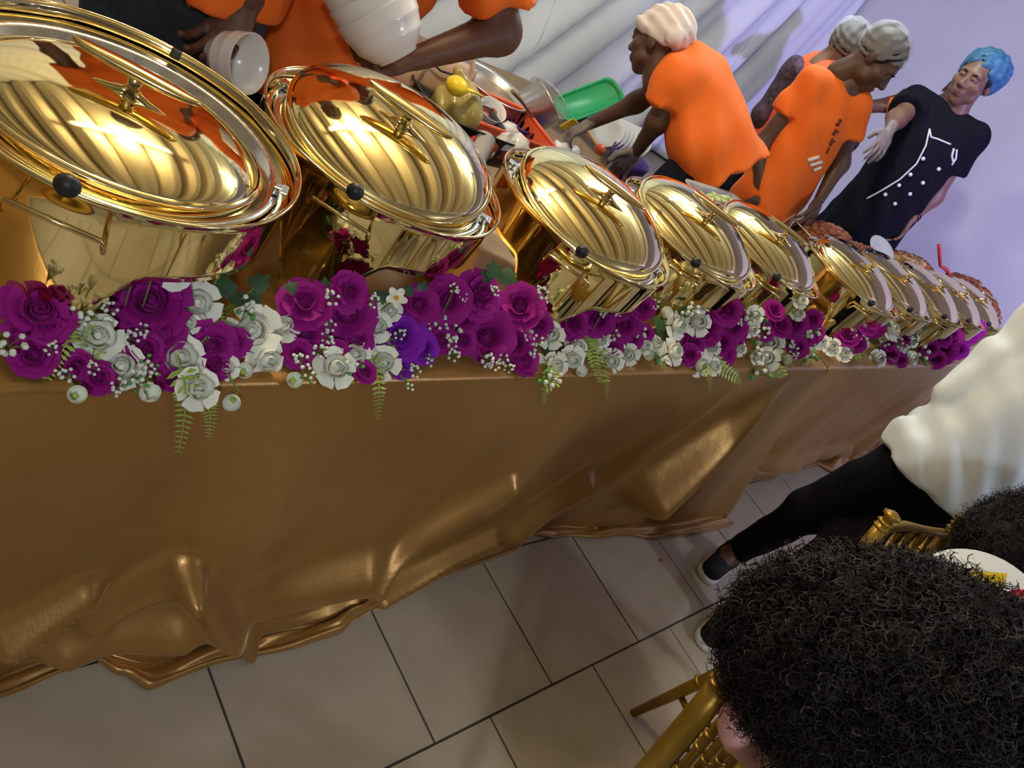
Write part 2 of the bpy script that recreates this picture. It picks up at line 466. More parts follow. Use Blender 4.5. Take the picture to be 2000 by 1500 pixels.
def velvet(name, c0, c1):
    m = bpy.data.materials.new(name); m.use_nodes = True; nt = m.node_tree; b = nt.nodes['Principled BSDF']
    tc = nt.nodes.new('ShaderNodeTexCoord')
    n = nt.nodes.new('ShaderNodeTexNoise'); n.inputs['Scale'].default_value = 3.0; n.inputs['Detail'].default_value = 3
    r = nt.nodes.new('ShaderNodeValToRGB'); r.color_ramp.elements[0].color = c0 + (1,); r.color_ramp.elements[1].color = c1 + (1,)
    nt.links.new(tc.outputs['Object'], n.inputs['Vector']); nt.links.new(n.outputs['Fac'], r.inputs['Fac']); nt.links.new(r.outputs['Color'], b.inputs['Base Color'])
    n2 = nt.nodes.new('ShaderNodeTexNoise'); n2.inputs['Scale'].default_value = 260; n2.inputs['Detail'].default_value = 2
    n3 = nt.nodes.new('ShaderNodeTexNoise'); n3.inputs['Scale'].default_value = 26; n3.inputs['Detail'].default_value = 3
    ad = nt.nodes.new('ShaderNodeMath'); ad.operation = 'MULTIPLY_ADD'; ad.inputs[1].default_value = 0.25
    bp = nt.nodes.new('ShaderNodeBump'); bp.inputs['Strength'].default_value = 0.08; bp.inputs['Distance'].default_value = 0.012
    nt.links.new(tc.outputs['Object'], n2.inputs['Vector']); nt.links.new(tc.outputs['Object'], n3.inputs['Vector'])
    nt.links.new(n2.outputs['Fac'], ad.inputs[0]); nt.links.new(n3.outputs['Fac'], ad.inputs[2]); nt.links.new(ad.outputs[0], bp.inputs['Height'])
    nt.links.new(bp.outputs['Normal'], b.inputs['Normal'])
    b.inputs['Roughness'].default_value = 0.34; b.inputs['Metallic'].default_value = 0.5
    b.inputs['Sheen Weight'].default_value = 0.5; b.inputs['Sheen Roughness'].default_value = 0.3; b.inputs['Sheen Tint'].default_value = (0.95, 0.68, 0.32, 1)
    return m
M_velvet = velvet('gold_satin', (0.36, 0.19, 0.05), (0.44, 0.24, 0.07))

def interp(tab, x):
    if x <= tab[0][0]: return tab[0][1]
    for (a, b), (c, d) in zip(tab, tab[1:]):
        if x <= c:
            t = (x - a) / (c - a); t = t * t * (3 - 2 * t); return b + (d - b) * t
    return tab[-1][1]
YE, ZT = 0.63, 0.757
def ridge(x, z, lines):
    d = 0.0
    for (ax, az, bx, bz, w0, w1, h0, h1) in lines:
        vx, vz = bx - ax, bz - az; L2 = vx * vx + vz * vz
        t = ((x - ax) * vx + (z - az) * vz) / L2; tc = max(0.0, min(1.0, t))
        dist = math.hypot(x - ax - tc * vx, z - az - tc * vz); w = w0 + (w1 - w0) * tc
        e = 1.0 if 0 <= t <= 1 else math.exp(-((t - tc) * math.sqrt(L2) / (0.6 * w)) ** 2)
        d += (h0 + (h1 - h0) * tc) * math.exp(-(dist / w) ** 2)
    return d
def px_lines(L, Y=0.58):
    out = []
    for (a, b, w0, w1, h0, h1) in L:
        p, q = ony(*a, Y), ony(*b, Y); out.append((p.x, p.z, q.x, q.z, w0, w1, h0, h1))
    return out
def cloth(name, label, x0, x1, nu, foot, hem, ridges, wav, seed, topback=1.40, edge=None):
    """top sheet, rounded edge, falling front and the spill on the floor as one surface.
    foot(x): y where it meets the floor; hem(x): y of the hem on the floor"""
    NT, NE, ND, NF = 20, 6, 84, 22
    mb = MB()
    def row(u):
        x = x0 + (x1 - x0) * u
        P = []
        yf, yh = foot(x), hem(x)
        for i in range(NT):
            y = topback + (YE + 0.012 - topback) * i / NT
            P.append((x, y, ZT + 0.0012 * math.sin(x * 37 + y * 22) + 0.001 * math.sin(x * 13 - y * 41)))
        for i in range(NE):
            a = math.pi / 2 * i / NE
            P.append((x, YE + 0.012 - 0.012 * math.sin(a), ZT - 0.012 + 0.012 * math.cos(a)))
        for i in range(ND):
            s = i / ND; z = (ZT - 0.012) * (1 - s) + 0.012 * s
            y = YE + (yf - YE) * s ** 1.25
            g = smooth(0.0, 0.22, s)
            y -= g * ridge(x, z, ridges)
            y -= g * wav * s * (0.6 * math.sin(x * 9 + z * 4 + seed) + 0.4 * math.sin(x * 21 - z * 7 + 2 * seed))
            P.append((x, y, z))
        sp = abs(yf - yh)
        for i in range(NF + 1):
            s = i / NF
            y = yf + (yh - yf) * s
            y -= ridge(x, 0.012, ridges) * (1 - s) ** 2
            bump = math.sin(math.pi * s) * min(0.045, 0.42 * sp) * (0.55 + 0.45 * math.sin(x * 17 + s * 3 + seed))
            roll = 0.010 * math.exp(-((s - 0.9) / 0.09) ** 2)
            P.append((x + 0.02 * math.sin(s * 3 + x * 11) * s, y, 0.004 + max(0.0, bump) + roll + 0.006 * (1 - s)))
        if edge:   # slants the free end of the cloth
            k = edge(u)
            P = [(p[0] + k * (ZT - p[2]) / ZT, p[1], p[2]) for p in P]
        return P
    rows = [row(i / (nu - 1)) for i in range(nu)]; nv = len(rows[0])
    V = [p for r in rows for p in r]
    F = [(i * nv + j, i * nv + j + 1, (i + 1) * nv + j + 1, (i + 1) * nv + j) for i in range(nu - 1) for j in range(nv - 1)]
    mb.add(V, F)
    o = mb.build(name, M_velvet, solid=0.003)
    return tag(o, label, 'tablecloth', 'gold satin tablecloths')
foot1 = [(-1, .60), (.3, .61), (.5, .625), (.62, .57), (.75, .575), (1.0, .585), (1.1, .60), (1.4, .615), (1.8, .635), (2.05, .60), (2.3, .56), (2.6, .50), (2.7, .49)]
hem1 = [(-1, .52), (.2, .56), (.36, .585), (.45, .60), (.50, .61), (.55, .565), (.60, .52), (.75, .53), (.9, .512), (1.0, .512), (1.06, .535), (1.12, .545), (1.37, .575), (1.64, .588), (1.80, .622), (1.9, .595), (2.1, .548), (2.4, .49), (2.63, .452), (2.7, .45)]
rl = px_lines([((1580, 748), (1260, 950), 0.035, 0.085, 0.015, 0.15), ((1500, 752), (1130, 985), 0.03, 0.07, 0.006, 0.035),
               ((1150, 960), (1010, 1040), 0.05, 0.045, 0.05, 0.07), ((720, 1110), (1000, 960), 0.028, 0.030, 0.06, 0.045),
               ((690, 1180), (960, 1060), 0.026, 0.026, 0.07, 0.055), ((420, 1190), (690, 1110), 0.055, 0.065, 0.04, 0.085),
               ((190, 1235), (362, 1128), 0.026, 0.024, 0.055, 0.05), ((362, 1128), (470, 1232), 0.022, 0.026, 0.05, 0.06),
               ((20, 1275), (180, 1190), 0.028, 0.028, 0.06, 0.045), ((140, 1290), (330, 1215), 0.045, 0.05, 0.07, 0.06),
               ((470, 1240), (690, 1170), 0.022, 0.022, 0.030, 0.045), ((1340, 830), (1180, 960), 0.04, 0.05, 0.0, 0.03),
               ((700, 800), (470, 1100), 0.06, 0.07, 0.0, 0.018), ((1000, 790), (760, 1080), 0.05, 0.06, 0.0, 0.016), ((1250, 740), (980, 1000), 0.04, 0.06, 0.004, 0.014)])
cloth('tablecloth', 'gold satin tablecloth with a puddled hem and one free slanting end', -1.05, 2.72, 520,
      lambda x: interp(foot1, x), lambda x: interp(hem1, x), rl, 0.012, 0.7, edge=lambda u: 0.22 * smooth(0.93, 1.0, u) - 0.05 * smooth(0.97, 1.0, u))
rl2 = px_lines([((1470, 905), (1650, 880), 0.05, 0.05, 0.05, 0.05), ((1560, 780), (1440, 900), 0.05, 0.06, 0.0, 0.03)], 0.62)
cloth('tablecloth', 'gold satin tablecloth in shade beside the person in the white shirt', 2.735, 6.48, 150,
      lambda x: 0.63 + 0.03 * math.sin(x * 5), lambda x: interp([(2.7, .70), (3.1, .70), (3.2, .65), (3.5, .60), (4.1, .60), (4.2, .53), (4.75, .58), (5.8, .57)], x), rl2, 0.02, 2.1)

# ================================================================== CHAFING DISHES
def gold(name, c, rough):
    return mat(name, c, rough, metal=1.0)
M_gold = gold('polished_gold', (0.92, 0.77, 0.40), 0.055)
M_gold2 = gold('cast_gold', (0.92, 0.73, 0.34), 0.12)
M_steel = gold('steel', (0.78, 0.79, 0.80), 0.16)
M_steelb = gold('brushed_steel', (0.62, 0.62, 0.63), 0.34)
M_black = mat('black_plastic', (0.015, 0.017, 0.02), 0.45)
RD, HR = 0.215, 0.215     # drum radius, rim height above the table
def make_dish():
    """round roll-top chafing dish; local -Y is the hinge-stop side turned to the guests"""
    t = empty('chafing_dish')
    # drum with three broad legs that run out of it: lower edge follows an arch between the legs
    def low(th):
        d = min(abs((th - a + math.pi) % (2 * math.pi) - math.pi) for a in (-math.pi / 2, -math.pi / 2 + 2.0944, -math.pi / 2 - 2.0944))
        return 0.122 * (smooth(0.16, 0.50, d) ** 0.7)
    N = 120; V = []; F = []
    for j, fz in enumerate((0, .12, .3, .5, .7, .85, .97, 1.0)):
        for k in range(N):
            th = 2 * math.pi * k / N; z0 = low(th); z = z0 + (HR - z0) * fz
            r = RD - 0.012 * (1 - z / HR) + (0.004 if fz == 1.0 else 0) + 0.012 * max(0, 1 - z / 0.03) * (z < 0.03)
            V.append((r * math.cos(th), r * math.sin(th), z))
    m = 8
    F = [(j * N + k, j * N + (k + 1) % N, (j + 1) * N + (k + 1) % N, (j + 1) * N + k) for j in range(m - 1) for k in range(N)]
    body = MB().add(V, F).build('body', M_gold, t, solid=0.003)
    # rolled rim bead
    MB().lathe([(RD + .003 + .0022 * math.cos(a), HR + .0022 * math.sin(a)) for a in [i * math.pi / 4 for i in range(9)]], 96).build('rim', M_gold, body)
    # water bowl closing the drum from below
    MB().lathe([(0.001, 0.070), (0.08, 0.072), (0.15, 0.086), (0.19, 0.115), (RD - .008, 0.150), (RD - .012, 0.150), (0.18, 0.12), (0.10, 0.09), (0.001, 0.088)], 64).build('water_bowl', M_gold, t)
    # food pan rim showing behind the lid
    MB().lathe([(0.120, 0.10), (0.176, 0.125), (0.182, 0.196), (0.198, 0.199), (0.198, 0.196), (0.184, 0.192), (0.178, 0.12)], 72).build('food_pan', M_steel, t)
    MB().lathe([(0.195, 0.188), (0.1975, 0.1925), (0.206, 0.1935), (RD - .003, 0.190), (RD - .003, 0.180), (0.195, 0.182)], 72).build('pan_collar', M_gold, t)
    # fuel holder
    fh = MB().lathe([(0.001, 0.0), (0.045, 0.0), (0.045, 0.05), (0.038, 0.052), (0.034, 0.045), (0.001, 0.045)], 24).build('fuel_holder', M_gold2, t)
    # roll-top lid, tipped a little towards the guests' side about the side pivots
    lid = empty('lid'); lid.parent = t; lid.location = (0, 0, HR - 0.012); lid.rotation_euler = (math.radians(9), 0, 0)
    lr = 0.181
    hc = 0.046
    prof = [(lr + 0.003, -0.034), (lr + 0.002, 0.016), (lr, 0.022)] + [(lr * q * 0.988 + 0.0002, 0.025 + hc * max(0.0, 1 - q ** 2.4) ** 0.8) for q in [1, .99, .975, .955, .93, .90, .865, .83, .79, .75, .70, .65, .6, .54, .48, .42, .36, .3, .24, .18, .12, .06, .0]]
    MB().lathe(prof, 96).build('dome', M_gold, lid)
    MB().lathe([(lr - .002, .019), (lr + .004, .0185), (lr + .0055, .022), (lr + .004, .0255), (lr - .002, .027)], 96).build('lid_rim', M_gold, lid)
    MB().lathe([(0.0005, 0.0), (0.004, 0.0), (0.005, 0.0025), (0.003, 0.005), (0.0005, 0.0055)], 12, c=(0.085, 0.02, 0.057)).build('vent_pin', M_gold2, lid)
    # bar handle on a horned bracket, beyond the crown of the dome
    hy, hz = -0.030, 0.062
    def boat(u, v):
        x = (u * 2 - 1); w = 0.0125 * (1 - abs(x) ** 2.6) ** 0.5 + 0.0015; a = 2 * math.pi * v
        zz = math.sin(a); h = 0.010 if zz > 0 else 0.007
        return (0.076 * x, hy + w * math.cos(a) * (1.0 if zz < 0 else 1.05), hz + 0.038 + h * zz * (0.45 + 0.55 * (1 - x * x)) + 0.002 * x * x)
    MB().grid(boat, 24, 13).build('handle', M_gold2, lid)
    hb = MB()
    for s in (-1, 1):
        hb.tube([(s * 0.002, hy, hz + 0.016), (s * 0.010, hy, hz + 0.010), (s * 0.022, hy, hz + 0.007), (s * 0.040, hy, hz + 0.004), (s * 0.056, hy, hz - 0.002)],
                [0.008, 0.0075, 0.0065, 0.005, 0.002], 10)
    hb.tube([(0, hy, hz - .004), (0, hy, hz + .010), (0, hy, hz + .022), (0, hy, hz + .036)], [.013, .010, .0075, .011], 12)
    hb.build('handle_bracket', M_gold2, lid)
    for s in (-1, 1):
        hg = MB().box((s * (RD - 0.014), 0.0, HR - 0.020), (0.010, 0.026, 0.030), bev=0.002)
        hg.box((s * (RD - 0.022), 0.0, HR - 0.010), (0.012, 0.016, 0.012), bev=0.002)
        hg.build('hinge', M_steel, t, smooth=False)
    # rubber stop on the rim, bent rod on the body below it
    MB().sphere((0, -RD - 0.002, HR + 0.004), 0.0135, 14, 10, (1, .85, .95)).build('stop', M_black, t)
    MB().box((0, RD - 0.002, HR - 0.004), (0.014, 0.010, 0.014), bev=0.003).build('stop', M_black, t)
    MB().tube([(-0.05, -RD + .002, HR - .060), (-0.05, -RD - .010, HR - .045), (-0.047, -RD - .013, HR - .036), (0.047, -RD - .013, HR - .036), (0.05, -RD - .010, HR - .045), (0.05, -RD + .002, HR - .060)], 0.0035, 10).build('rear_bar', M_gold2, t)
    return t
dish0 = make_dish()
# centre x, centre y, direction the stop points to (degrees), lid tilt, label
DISH = [(0.395, 0.895, 238, -5, 'gold chafing dish with its steel pan rim showing, beside the dark jeans'),
        (0.835, 0.955, 225, 9, 'gold chafing dish in front of the server holding stacked bowls'),
        (1.345, 0.895, 222, 9, 'gold chafing dish with the orange ball of the spoon behind its handle'),
        (1.83, 0.93, 222, 9, 'gold chafing dish in front of the stooping person with the white turban'),
        (2.30, 0.94, 224, 9, 'gold chafing dish just before the glass tray of meat'),
        (3.02, 0.90, 228, 9, 'gold chafing dish beside the tray of brown meat, just past the cloth seam'),
        (3.50, 0.90, 228, 9, 'gold chafing dish between the meat tray and the rice heap'),
        (4.02, 0.89, 228, 9, 'gold chafing dish in front of the rice heap'),
        (4.50, 0.89, 228, 9, 'gold chafing dish in front of the red meat heap'),
        (4.98, 0.89, 228, 9, 'gold chafing dish last in the row by the lavender wall')]
for i, (x, y, a, tilt, lb) in enumerate(DISH):
    d = dish0 if i == 0 else copy_tree(dish0)
    d.location = (x, y, ZT + 0.005); d.rotation_euler = (0, 0, math.radians(a + 90))
    for ch in d.children:
        if ch.name.startswith('lid'):
            ch.rotation_euler = (math.radians(tilt), 0, 0)
            # the first lid has dropped into its pan
            ch.scale = (.94, .94, .95) if i == 0 else (1, 1, 1); ch.location = (0, -.014, HR - .036) if i == 0 else (0, 0, HR - .004)
    tag(d, lb, 'chafing dish', 'gold roll-top chafing dishes along the buffet')
# ================================================================== ARTIFICIAL FLOWER BUNCHES ALONG THE EDGE
M_purple = mat('petal_magenta', (0.27, 0.004, 0.19), 0.7, noise=((0.36, 0.010, 0.27), 30, 3), sheen=0.12, spec=.25, sub=0.05)
M_violet = mat('petal_violet', (0.20, 0.008, 0.40), 0.7, noise=((0.30, 0.02, 0.55), 30, 3), sheen=0.12, spec=.25)
M_cream = mat('petal_white', (0.88, 0.88, 0.82), 0.6, noise=((0.82, 0.86, 0.74), 14, 3), sub=0.1)
M_yel = mat('flower_centre', (0.75, 0.45, 0.03), 0.6)
M_stem = mat('stem_green', (0.16, 0.28, 0.04), 0.55)
M_fern = mat('fern_green', (0.34, 0.50, 0.09), 0.5, noise=((0.42, 0.55, 0.16), 20, 2))
M_ivy = mat('ivy_green', (0.020, 0.060, 0.028), 0.45, noise=((0.04, 0.10, 0.04), 25, 3))
M_berry = mat('berry_green', (0.10, 0.34, 0.07), 0.35)
M_bud = mat('gyp_white', (0.74, 0.80, 0.72), 0.5)

def petal_mesh(name, m, r0, r1, z0, z1, W, curl, cup, ruffle, nu=8, nv=6, seed=0):
    mb = MB()
    def f(u, v):
        a = (u * 2 - 1); w = W * (math.sin(math.pi * (0.10 + 0.62 * v))) ** 0.7
        r = r0 + (r1 - r0) * (v ** cup) ; z = z0 + (z1 - z0) * v ** 0.9
        tip = (v ** 5) * curl
        r += tip + ruffle * v * math.sin(a * 5 + seed); z -= tip * 0.7 + 0.10 * (a * a) * v * (z1 - z0 + 0.2)
        ph = a * w
        return (r * math.cos(ph), r * math.sin(ph), z)
    mb.grid(f, nu, nv)
    o = mesh_obj(name, mb.v, mb.f, m); COL.objects.unlink(o)
    return o
def core_mesh(name, m, turns, r1, z, seed=0, nu=34):
    mb = MB()
    def f(u, v):
        a = u * turns * 2 * math.pi; r = 0.04 + r1 * u
        return ((r + 0.05 * v) * math.cos(a), (r + 0.05 * v) * math.sin(a), z * (0.25 + 0.75 * v) * (1 - 0.28 * u) + 0.03 * math.sin(a * 1.7 + seed))
    mb.grid(f, nu, 3); mb.sphere((0, 0, 0.2), 0.30, 8, 6, (1, 1, 0.9))
    o = mesh_obj(name, mb.v, mb.f, m); COL.objects.unlink(o); return o
def kit(m, rose):
    if rose:
        return core_mesh('rose', m, 2.6, 0.30, 0.80), [
            (petal_mesh('petal', m, 0.06, 0.42, 0.05, 0.78, 1.05, 0.05, 0.6, 0.02), 3, 0.0),
            (petal_mesh('petal', m, 0.06, 0.66, 0.0, 0.68, 0.85, 0.14, 0.7, 0.03, seed=1), 4, 0.4),
            (petal_mesh('petal', m, 0.05, 0.92, -0.05, 0.46, 0.72, 0.18, 0.85, 0.04, seed=2), 5, 0.9)]
    return core_mesh('peony', m, 2.0, 0.30, 0.62), [
        (petal_mesh('petal', m, 0.08, 0.46, 0.05, 0.74, 1.0, -0.22, 0.5, 0.015), 4, 0.0),
        (petal_mesh('petal', m, 0.08, 0.70, 0.0, 0.66, 0.85, -0.16, 0.55, 0.02, seed=1), 5, 0.4),
        (petal_mesh('petal', m, 0.06, 0.98, -0.05, 0.34, 0.60, 0.06, 0.8, 0.03, seed=2), 5, 0.9)]
KIT = {'R': kit(M_purple, True), 'V': kit(M_violet, True), 'W': kit(M_cream, False)}
FNAME = {'R': 'rose', 'V': 'rose', 'W': 'peony'}
def joined(kind):
    """whole flower as one mesh, for the small ones"""
    core, rings = KIT[kind]; mb = MB()
    def put(o, M):
        mb.add([M @ v.co for v in o.data.vertices], [tuple(p.vertices) for p in o.data.polygons])
    put(core, Matrix.Identity(4))
    for p, n, ph in rings:
        for k in range(n): put(p, Matrix.Rotation(ph + 2 * math.pi * k / n, 4, 'Z'))
    o = mesh_obj(FNAME[kind], mb.v, mb.f, core.data.materials[0]); COL.objects.unlink(o); return o
WHOLE = {k: joined(k) for k in KIT}
def daffodil():
    mb = MB()
    def pet(k):
        def f(u, v):
            a = (u * 2 - 1); w = 0.36 * math.sin(math.pi * (0.08 + 0.86 * v)) ** 0.6
            r = 0.12 + 0.88 * v; ph = k * 2 * math.pi / 5; x = r; y = a * w
            return (x * math.cos(ph) - y * math.sin(ph), x * math.sin(ph) + y * math.cos(ph), 0.15 * v + 0.12 * a * a * v)
        return f
    for k in range(5): mb.grid(pet(k), 5, 5)
    mb.cur = 1; mb.sphere((0, 0, 0.12), 0.24, 8, 6)
    o = mb.build('narcissus', [M_cream, M_yel]); COL.objects.unlink(o); return o
def small_bud():
    mb = MB()
    for k in range(4):
        def f(u, v, k=k):
            a = (u * 2 - 1); r = 0.10 + 0.75 * math.sin(math.pi * (0.05 + 0.60 * v)); ph = k * math.pi / 2 + a * 0.95 * math.sin(math.pi * (0.15 + 0.7 * v))
            return (r * math.cos(ph), r * math.sin(ph), -0.6 + 1.5 * v)
        mb.grid(f, 6, 5)
    mb.cur = 1; mb.sphere((0, 0, -0.5), 0.34, 8, 6)
    o = mb.build('bud', [M_cream, M_fern]); COL.objects.unlink(o); return o
def gyp():
    rg = random.Random(3); mb = MB()
    for i in range(11):
        p = Vector((rg.uniform(-1, 1), rg.uniform(-1, 1), rg.uniform(-0.3, 0.9)))
        p.normalize(); p *= rg.uniform(0.4, 1.0); mb.cur = 0; mb.sphere(p, 0.22, 6, 5)
        mb.cur = 1; mb.tube([(0, 0, -0.9), p], 0.04, 3, cap=False)
    o = mb.build('gypsophila_sprig', [M_bud, M_stem]); COL.objects.unlink(o); return o
def berries():
    rg = random.Random(5); mb = MB()
    for i in range(7):
        p = Vector((rg.uniform(-1, 1), rg.uniform(-0.6, 0.6), rg.uniform(-0.6, 1.0))); mb.cur = 0 if i % 2 else 2; mb.sphere(p, 0.24, 8, 6)
        mb.cur = 1; mb.tube([(0, 0, -1.0), p], 0.05, 3, cap=False)
    o = mb.build('berry_sprig', [M_berry, M_stem, M_bud]); COL.objects.unlink(o); return o
def ivy_leaf():
    out = [(0, -0.5), (0.45, -0.62), (0.75, -0.2), (0.52, 0.05), (0.62, 0.42), (0.28, 0.45), (0, 1.0), (-0.28, 0.45), (-0.62, 0.42), (-0.52, 0.05), (-0.75, -0.2), (-0.45, -0.62)]
    V = [(0, 0, 0.12)] + [(x, y, 0.10 - 0.22 * (x * x) - 0.12 * y * y) for x, y in out]
    n = len(out)
    o = mesh_obj('leaf', V, [(0, 1 + i, 1 + (i + 1) % n) for i in range(n)], M_ivy); COL.objects.unlink(o); return o
DAFF, BUD, GYP, BER, LEAF = daffodil(), small_bud(), gyp(), berries(), ivy_leaf()
def fern_obj(pts, width, parent, thick=0.0013):
    mb = MB(); P = [Vector(p) for p in pts]
    # resample
    segs = []; n = 16
    L = [0]
    for a, b in zip(P, P[1:]): L.append(L[-1] + (b - a).length)
    def at(d):
        for i in range(len(P) - 1):
            if d <= L[i + 1]: return P[i].lerp(P[i + 1], (d - L[i]) / max(1e-6, L[i + 1] - L[i]))
        return P[-1]
    Q = [at(L[-1] * i / n) for i in range(n + 1)]
    mb.tube(Q, [thick * (1 - 0.6 * i / n) for i in range(n + 1)], 5)
    vd = Vector((0.45, 0.6, -0.55)).normalized()
    for i in range(2, n + 1):
        t = (Q[i] - Q[i - 1]).normalized(); s = t.cross(vd).normalized(); w = width * (1.05 - 0.75 * i / n)
        for sg in (-1, 1):
            a = Q[i]; tip = a + s * sg * w + t * w * 0.35; d = t * w * 0.22
            mb.add([a - d * 0.4, a + (tip - a) * 0.55 - d, tip, a + (tip - a) * 0.55 + d, a + d * 0.4], [(0, 1, 2, 3, 4)])
    return mb.build('fern_frond', M_fern, parent, smooth=False)

def heap(x, y):
    p = onplane(x, y, (0, 0.655, 0.775), (0, -0.60, 1.0))
    if p.y < 0.625: p = ony(x, y, 0.605)
    elif p.y > 0.72: p = ony(x, y, 0.72)
    return p
def cropped(ox, oy, L, kind, s=0.3): return [(ox + s * a, oy + s * b, s * r, kind) for a, b, r in L]
FLO = []
FLO += cropped(0, 400, [(250, 690, 215), (220, 980, 135), (980, 640, 225), (1060, 840, 130), (930, 940, 150), (1380, 920, 150), (1400, 1030, 105), (500, 1040, 90), (640, 1150, 105), (1100, 1150, 75), (1530, 900, 95), (330, 820, 120)], 'R')
FLO += cropped(0, 400, [(640, 860, 150), (790, 1060, 140), (1170, 1000, 160), (1290, 640, 140), (1650, 820, 170), (1730, 1010, 130), (1850, 790, 100), (1140, 430, 125), (1230, 770, 72), (1290, 1200, 135), (1470, 1060, 85)], 'W')
FLO += cropped(0, 400, [(1590, 1080, 62), (500, 1235, 68), (970, 1225, 75), (1510, 1285, 65), (1905, 1160, 60), (700, 760, 40)], 'B')
FLO += cropped(500, 400, [(320, 640, 165), (330, 830, 130), (600, 720, 175), (610, 570, 125), (660, 880, 100), (270, 970, 95), (1060, 650, 125), (1250, 620, 145), (1460, 590, 155), (1720, 660, 150), (1840, 780, 100), (1340, 730, 110), (1500, 860, 175), (1350, 880, 90), (1680, 900, 130), (1740, 1010, 105), (1210, 880, 90), (700, 1100, 80), (520, 960, 80), (1100, 720, 80)], 'R')
FLO += cropped(500, 400, [(930, 850, 165), (1085, 930, 105), (950, 1060, 75)], 'V')
FLO += cropped(500, 400, [(780, 790, 105), (500, 1090, 130), (880, 690, 70), (740, 690, 70), (640, 980, 110), (830, 1030, 110), (1920, 850, 90), (1950, 1040, 80)], 'W')
FLO += cropped(500, 400, [(720, 920, 78), (920, 600, 70), (1945, 770, 62)], 'D')
FLO += cropped(500, 400, [(1840, 1000, 40)], 'B')
FLO += cropped(1000, 300, [(560, 1080, 110), (730, 1110, 105), (850, 1000, 80), (400, 1100, 110), (690, 1010, 80), (780, 1200, 80), (860, 1170, 60), (650, 1270, 70), (1250, 1130, 120), (1400, 1020, 100), (1430, 1120, 110), (1180, 1240, 80), (1350, 1230, 110), (1160, 1310, 70), (1380, 1300, 80), (1710, 1020, 70), (1750, 1110, 80), (1650, 1160, 60), (1840, 1110, 90), (1900, 1200, 80), (1960, 1080, 60), (1860, 1260, 70), (1970, 1170, 60), (1800, 1200, 60), (1470, 1220, 50)], 'R')
FLO += cropped(1000, 300, [(570, 1210, 70), (420, 1260, 80), (390, 1340, 90), (650, 1350, 80), (760, 1310, 70), (280, 1400, 70), (860, 1250, 60), (930, 1240, 70), (1050, 1290, 90), (1080, 1120, 90), (1210, 1100, 90), (1300, 1260, 60), (1210, 1390, 80), (1300, 1400, 60), (1560, 1140, 60), (1580, 1050, 60), (1480, 1270, 50), (1690, 1240, 80), (1660, 1340, 80), (1880, 960, 50), (1860, 1040, 50), (1960, 1230, 50), (1600, 1330, 50)], 'W')
FLO += cropped(1000, 300, [(440, 1430, 45), (890, 1310, 45), (1005, 1035, 45), (1790, 1340, 40)], 'B') + cropped(1000, 300, [(1240, 1310, 50)], 'D')
FLO += cropped(1400, 350, [(980, 920, 90), (850, 1010, 80), (900, 1060, 70), (1020, 960, 70), (1110, 1060, 60), (1220, 1040, 50), (1130, 1140, 60), (1190, 1180, 50), (1450, 1100, 100), (1520, 1020, 80), (1560, 1100, 70), (1420, 1180, 60), (1640, 1000, 70), (1690, 980, 60), (1480, 1030, 60), (1600, 1060, 60), (1380, 1100, 60)], 'R')
FLO += cropped(1400, 350, [(750, 1090, 60), (830, 1140, 50), (680, 1060, 50), (930, 1060, 60), (1140, 980, 70), (1270, 1050, 50), (1190, 1090, 50), (1050, 1170, 60), (1270, 1170, 50)], 'W') + cropped(1400, 350, [(1140, 1160, 35), (1210, 1150, 35), (1350, 1070, 25)], 'B')
GYPS = cropped(0, 400, [(880, 430, 60), (1000, 440, 60), (540, 700, 85), (700, 670, 60), (850, 870, 60), (930, 820, 50), (340, 930, 50), (420, 1100, 60), (60, 920, 100), (600, 1060, 50), (770, 1190, 60)], 'G') + \
    cropped(500, 400, [(490, 600, 60), (480, 780, 50), (470, 870, 50), (420, 950, 60), (770, 620, 50), (1290, 550, 40), (1550, 560, 40), (1350, 610, 35), (1340, 710, 45), (1860, 570, 50), (1860, 660, 50), (1200, 750, 60), (1280, 840, 70), (1650, 820, 45), (1750, 850, 55), (1290, 980, 50), (1510, 1010, 55), (1600, 1010, 45), (1100, 780, 55), (940, 840, 45), (1030, 1080, 50), (1790, 950, 50), (1540, 1050, 45), (290, 1010, 60), (1820, 890, 50), (1650, 1060, 40), (1270, 900, 50)], 'G') + \
    cropped(1000, 300, [(590, 1030, 40), (710, 1030, 50), (810, 1160, 60), (930, 990, 40), (1160, 1020, 60), (1410, 1170, 50), (1330, 1130, 50), (1540, 1060, 60), (1640, 1160, 50), (1940, 1160, 60), (1800, 1230, 50), (1840, 1300, 40), (650, 1190, 50), (1470, 1090, 40)], 'G') + \
    cropped(1400, 350, [(960, 940, 30), (1040, 940, 30), (880, 1000, 35), (930, 1010, 40), (1080, 1050, 45), (1170, 1060, 50), (1220, 1130, 40), (1520, 1090, 35), (1470, 960, 30), (1580, 1080, 30)], 'G')
BERS = cropped(0, 400, [(960, 1040, 60), (880, 1130, 70), (930, 1190, 50), (1600, 680, 75), (1270, 1180, 70), (1010, 1090, 45)], 'K') + cropped(500, 400, [(620, 1060, 60), (330, 1120, 50), (1000, 1180, 40), (1130, 1010, 40), (1900, 1130, 70)], 'K') + \
    cropped(1000, 300, [(250, 1440, 60), (1590, 1420, 70), (960, 1330, 60), (1600, 1290, 60)], 'K') + cropped(1400, 350, [(600, 1150, 60), (1330, 1150, 60)], 'K')
